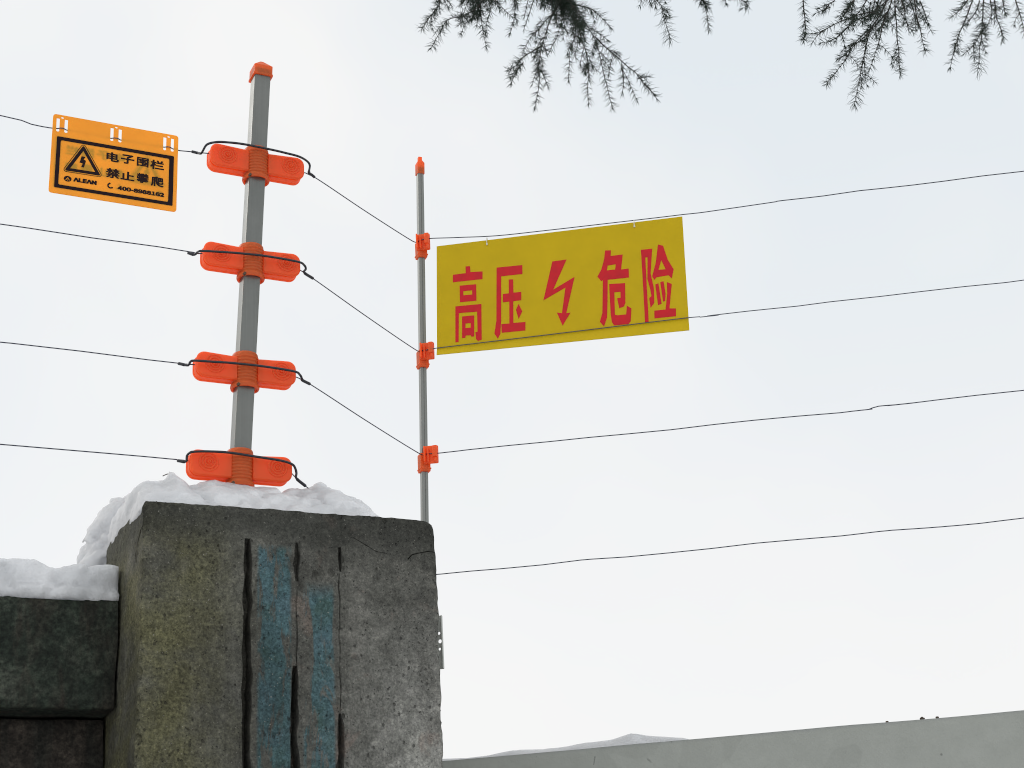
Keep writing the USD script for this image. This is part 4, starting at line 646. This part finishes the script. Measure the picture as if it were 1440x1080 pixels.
for x in (.162, .504):
    zt_ = TL[1] + (TR[1] - TL[1]) * (x - TL[0]) / (TR[0] - TL[0])
    P = curve([(x, -.0018, zt_ - .0105), (x, -.0026, zt_ - .002), (x + .0004, .001, zt_ + .0065), (x, .0078, zt_ + .005), (x, .0075, zt_ - .006), (x, .002, zt_ - .0105)], .002) - [sc[0], 0, sc[2]]
    obj('cable_tie', [tube(P, .0011, 6), rbox(x - sc[0] - .002, x - sc[0] + .002, -.0035, -.0005, zt_ - sc[2] - .0135, zt_ - sc[2] - .009, .0008, 8)], M['tie'], ys, smooth=True)

# ---------------------------------------------------------------- orange warning sign on the left wire
OX0, OX1, OZ0, OZ1 = -.1695, .0815, 3.0259, 3.2018
oc = np.array([.5 * (OX0 + OX1), .17, 3.1700])
os_ = thing('orange_warning_sign', 'translucent orange rectangular sign with black frame, triangle and small lettering on the left wire', 'warning sign', p2w(oc), PROT)
board = rrect(OX0, OX1, OZ0, OZ1, .006)
for a_, b_ in ((-.1593, -.1434), (-.0531, -.0368), (.0539, .0696)):
    for x in (a_, b_):
        slot = sbox(x - .0024, 3.1690, x + .0024, 3.1928).buffer(.0008).union(Polygon([(x + .0034 * math.cos(t_), 3.1664 + .0034 * math.sin(t_)) for t_ in np.linspace(0, 6.283, 17)[:-1]]))
        board = board.difference(slot)
    cx = (a_ + b_) / 2
    board = board.difference(Polygon([(cx + .0029 * math.cos(t_), 3.1961 + .0022 * math.sin(t_)) for t_ in np.linspace(0, 6.283, 15)[:-1]]))
def oplate(poly, y0, y1): return plate(affinity.translate(poly, -oc[0], -oc[2]), y0, y1)
obj('board', oplate(board, -.0010, .0010), M['sign_orange'], os_)
Y0, Y1 = -.0013, -.0006                                       # print stands a hair proud of the sheet
def ring(o, i): return o.difference(i)
frame = ring(rrect(-.1597, .0735, 3.0382, 3.1524, .002), rrect(-.1521, .0642, 3.0456, 3.1446, .003))
pr = [('frame_print', frame)]
tri = lambda a, b, c, r: Polygon([a, b, c]).buffer(r, quad_segs=5)
T3 = ((-.1077, 3.1376), (-.1383, 3.0812), (-.0752, 3.0818))
tA, tB, tC, tD = (Polygon(T3).buffer(d_, quad_segs=5) for d_ in (.0052, .0040, .0022, -.0042))
pr.append(('triangle_print', union_all([tA.difference(tB), tC.difference(tD)])))
pr.append(('lightning_print', Polygon([(-.1105, 3.1166), (-.1030, 3.1161), (-.1061, 3.1096), (-.1014, 3.1078), (-.1050, 3.0921), (-.1100, 3.0926), (-.1075, 3.1009), (-.1138, 3.1014)])))
def fit(polys, x0, x1, z0, z1):
    return union_all([Polygon(r[0], r[1:]).buffer(0) for r in polys]) if False else affinity.translate(affinity.scale(union_all([Polygon(r[0], r[1:]).buffer(0) for r in polys]), (x1 - x0) / 1000, (z1 - z0) / 1000, origin=(0, 0)), x0, z0)
for ch, (x0, x1, z0, z1) in {'电': (-.0622, -.0372, 3.1160, 3.1372), '子': (-.0332, -.0064, 3.1166, 3.1374), '围': (-.0014, .0226, 3.1164, 3.1370), '栏': (.0256, .0540, 3.1150, 3.1364),
                             '禁': (-.0615, -.0345, 3.0790, 3.1006), '止': (-.0328, -.0050, 3.0796, 3.0990), '攀': (-.0008, .0238, 3.0790, 3.1010), '爬': (.0280, .0540, 3.0764, 3.0990)}.items():
    pr.append(('character_print', fit(DATA['cjk'][ch], x0, x1, z0, z1)))
ph = [(math.cos(t_) * .0056, math.sin(t_) * .0056) for t_ in np.linspace(2.2, 5.3, 12)] + [(math.cos(t_) * .0030, math.sin(t_) * .0030) for t_ in np.linspace(5.3, 2.2, 12)]
phone = union_all([Polygon(ph), Polygon([(-.0034, .0046), (-.0012, .0062), (.0004, .0040), (-.0018, .0024)]), Polygon([(.0016, -.0046), (.0038, -.0048), (.0048, -.0024), (.0022, -.0018)])])
pr.append(('telephone_print', affinity.translate(affinity.scale(phone, 1.15, 1.15, origin=(0, 0)), -.0515, 3.0612)))
lg = Polygon([(.0074 * math.cos(t_), .0062 * math.sin(t_)) for t_ in np.linspace(0, 6.283, 25)[:-1]])
lg = lg.difference(Polygon([(-.0046, -.0030), (0, .0040), (.0046, -.0030), (.0028, -.0030), (.0, .0012), (-.0028, -.0030)])).difference(Polygon([(-.0016, -.0036), (0, -.0014), (.0016, -.0036)]))
pr.append(('logo_print', affinity.translate(lg, -.1348, 3.0612)))
for name, poly in pr: obj(name, oplate(poly, Y0, Y1), M['black'], os_)
obj('brand_print', oplate(fit(DATA['cjk']['brand'], -.1240, -.0785, 3.0574, 3.0668), Y0, Y1), M['black'], os_)
obj('number_print', oplate(fit(DATA['cjk']['number'], -.0377, .0561, 3.0547, 3.0640), Y0, Y1), M['black'], os_)
# the same print on the back of the sheet, which shows through faintly
back = union_all([frame] + [p for n_, p in pr[1:]])
back = affinity.scale(back, -1, 1, origin=((OX0 + OX1) / 2, 0))
obj('back_print', oplate(back, .0006, .0013), M['black'], os_)

# ---------------------------------------------------------------- cedar reaching in over the wall
tree = thing('cedar_tree', 'cedar whose drooping needled twigs hang into the top of the view', 'tree', (2.9, 4.6, 0))
TB = np.array([2.9, 4.6, 0.])
trunk = curve([(0, 0, -.2), (.03, .02, 1.5), (-.03, .03, 3.2), (.02, -.03, 5.2), (.0, .0, 8.5), (.05, .0, 11.)], .25)
obj('trunk', tube(trunk, np.linspace(.24, .03, len(trunk)), 14), M['bark'], tree, smooth=True)
LIMBS = [curve([(2.9, 4.6, 4.55), (2.3, 4.1, 4.50), (1.7, 3.6, 4.30), (1.25, 3.30, 4.12), (1.0, 3.22, 4.05)], .06),
         curve([(2.88, 4.6, 4.8), (2.0, 4.3, 4.75), (1.1, 3.8, 4.45), (.45, 3.35, 4.12), (.10, 3.20, 3.99), (-.15, 3.16, 3.93)], .06)]
for L in LIMBS: obj('limb', tube(L - TB, np.linspace(.035, .006, len(L)), 8), M['bark'], tree, smooth=True)
LP = np.vstack([LIMBS[0][8:], LIMBS[1][14:]])
def needles(C, spacing, nmin, nmax, lmin, lmax, r, rad=.00047):
    V, F = [], []
    seg = np.linalg.norm(np.diff(C, axis=0), axis=1); Ls = np.r_[0, np.cumsum(seg)]
    at_ = np.arange(.003, Ls[-1], spacing); at_ = np.append(at_, [Ls[-1]])
    for q in at_:
        q += r.uniform(-.3, .3) * spacing; q = min(max(q, 0), Ls[-1])
        p = np.array([np.interp(q, Ls, C[:, k]) for k in range(3)])
        i = min(np.searchsorted(Ls, q), len(C) - 1); t = C[i] - C[max(i - 1, 0)]; t = t / (np.linalg.norm(t) + 1e-9)
        if np.linalg.norm(t) < .5: t = C[-1] - C[-2]; t /= np.linalg.norm(t)
        tip = q > Ls[-1] - .004
        for _ in range(r.integers(nmin, nmax + 1) - tip):
            d = r.normal(size=3); d -= t * (d @ t); d /= np.linalg.norm(d)
            d = d * (1 - .5 * tip) + t * r.uniform(.15, 1.0) * (1 + tip); d[2] -= .1; d /= np.linalg.norm(d)
            l = r.uniform(lmin, lmax) * (.75 if tip else 1)
            u = np.cross(d, [.3, .5, .8]); u /= np.linalg.norm(u); w = np.cross(d, u); b = len(V)
            bend = r.normal(0, .08, 3) * l
            m_ = p + d * l * .55 + bend
            for k in range(3):
                a_ = k * 2.0944; V.append(p + rad * (math.cos(a_) * u + math.sin(a_) * w))
            for k in range(3):
                a_ = k * 2.0944; V.append(m_ + rad * .85 * (math.cos(a_) * u + math.sin(a_) * w))
            V.append(p + d * l)
            for k in range(3):
                k2 = (k + 1) % 3
                F += [[b + k, b + k2, b + 3 + k2], [b + k, b + 3 + k2, b + 3 + k], [b + 3 + k, b + 3 + k2, b + 6]]
    return trimesh.Trimesh(np.array(V), np.array(F), process=False)
TOPZ = 3.62
TWIGS = [np.array(q, float) for q in DATA['twig']]
for q in list(TWIGS):                                        # the densest spray carries more, shorter twigs
    if .76 < q[0, 0] < 1.04 and q[0, 2] > 3.62:
        for _ in range(2):
            r = np.random.default_rng(len(TWIGS)); o_ = r.normal(0, .022, 3) * [1, 1, .3]
            TWIGS.append(q[0] + o_ + (q - q[0]) * np.array([r.uniform(.3, 1.1), 1, r.uniform(.40, .62)]))
for k, pl in enumerate(TWIGS):
    r = np.random.default_rng(300 + k); P = np.array(pl)
    rel = (P[0] - [0, 0, 1.6]); top = rel[2] / np.hypot(rel[0], rel[1]) > .672    # starts at the upper edge: carries on up to a limb
    if top:
        j = np.argmin(np.linalg.norm(LP - P[0] - [0, 0, .12], axis=1)); q = LP[j]
        P = np.vstack([q, .45 * q + .55 * P[0] + [0, 0, .03], P])
    C = curve(P, .012)
    C += (np.stack([meshkit.noise(np.c_[C * 28 + 50 * s_], k + s_) for s_ in range(3)], -1) - .5) * .006
    rr = np.linspace(.0022 if top else .0016, .0007, len(C))
    stems = [tube(C - TB, rr, 5)]
    long_ = k in (20, 27, 33)
    nd = [needles(C, .0095, 6, 10, (.013 if not long_ else .022), (.027 if not long_ else .038), r)]
    n_side = int(len(C) * .012 / .014) if top else int(len(C) * .012 / .06)
    for q in range(n_side):
        i = max(1, int(len(C) * r.uniform(.0, 1) ** 1.3 * (.85 if top else .8))); t = C[i] - C[i - 1]; t /= np.linalg.norm(t) + 1e-9
        d = r.normal(size=3); d[2] = -abs(d[2]) * .6; d = d / np.linalg.norm(d) + t * .7; d /= np.linalg.norm(d)
        l = r.uniform(.02, .085) * (1 - .72 * i / len(C))
        S = curve([C[i], C[i] + d * l * .5 + [0, 0, .002], C[i] + d * l + [0, 0, -.006]], .01)
        stems.append(tube(S - TB, np.linspace(.0010, .0006, len(S)), 4)); nd.append(needles(S, .009, 5, 9, .011, .024, r))
    tp_ = obj('twig', trimesh.util.concatenate(stems), M['twig'], tree, smooth=True)
    nn = trimesh.util.concatenate(nd); nn.apply_translation(-TB)
    obj('needles', nn, M['needle'], tp_)
# fuller sprays just above the view, where the twigs start
r = np.random.default_rng(99)
for k in range(115):
    q = LP[r.integers(0, len(LP))]; d = np.array([r.normal(0, .6), r.normal(0, .6), r.uniform(-.9, .3)]); d /= np.linalg.norm(d); l = r.uniform(.10, .22)
    e_ = q + d * l + [0, 0, -.04 * l / .2]
    rel = e_ - [0, 0, 1.6]
    if rel[2] / np.hypot(rel[0], rel[1]) < .650: continue
    C = curve([q, q + d * l * .5, e_], .012)
    tp_ = obj('twig', tube(C - TB, np.linspace(.002, .0007, len(C)), 5), M['twig'], tree, smooth=True)
    nn = needles(C, .010, 5, 9, .012, .024, r); nn.apply_translation(-TB); obj('needles', nn, M['needle'], tp_)
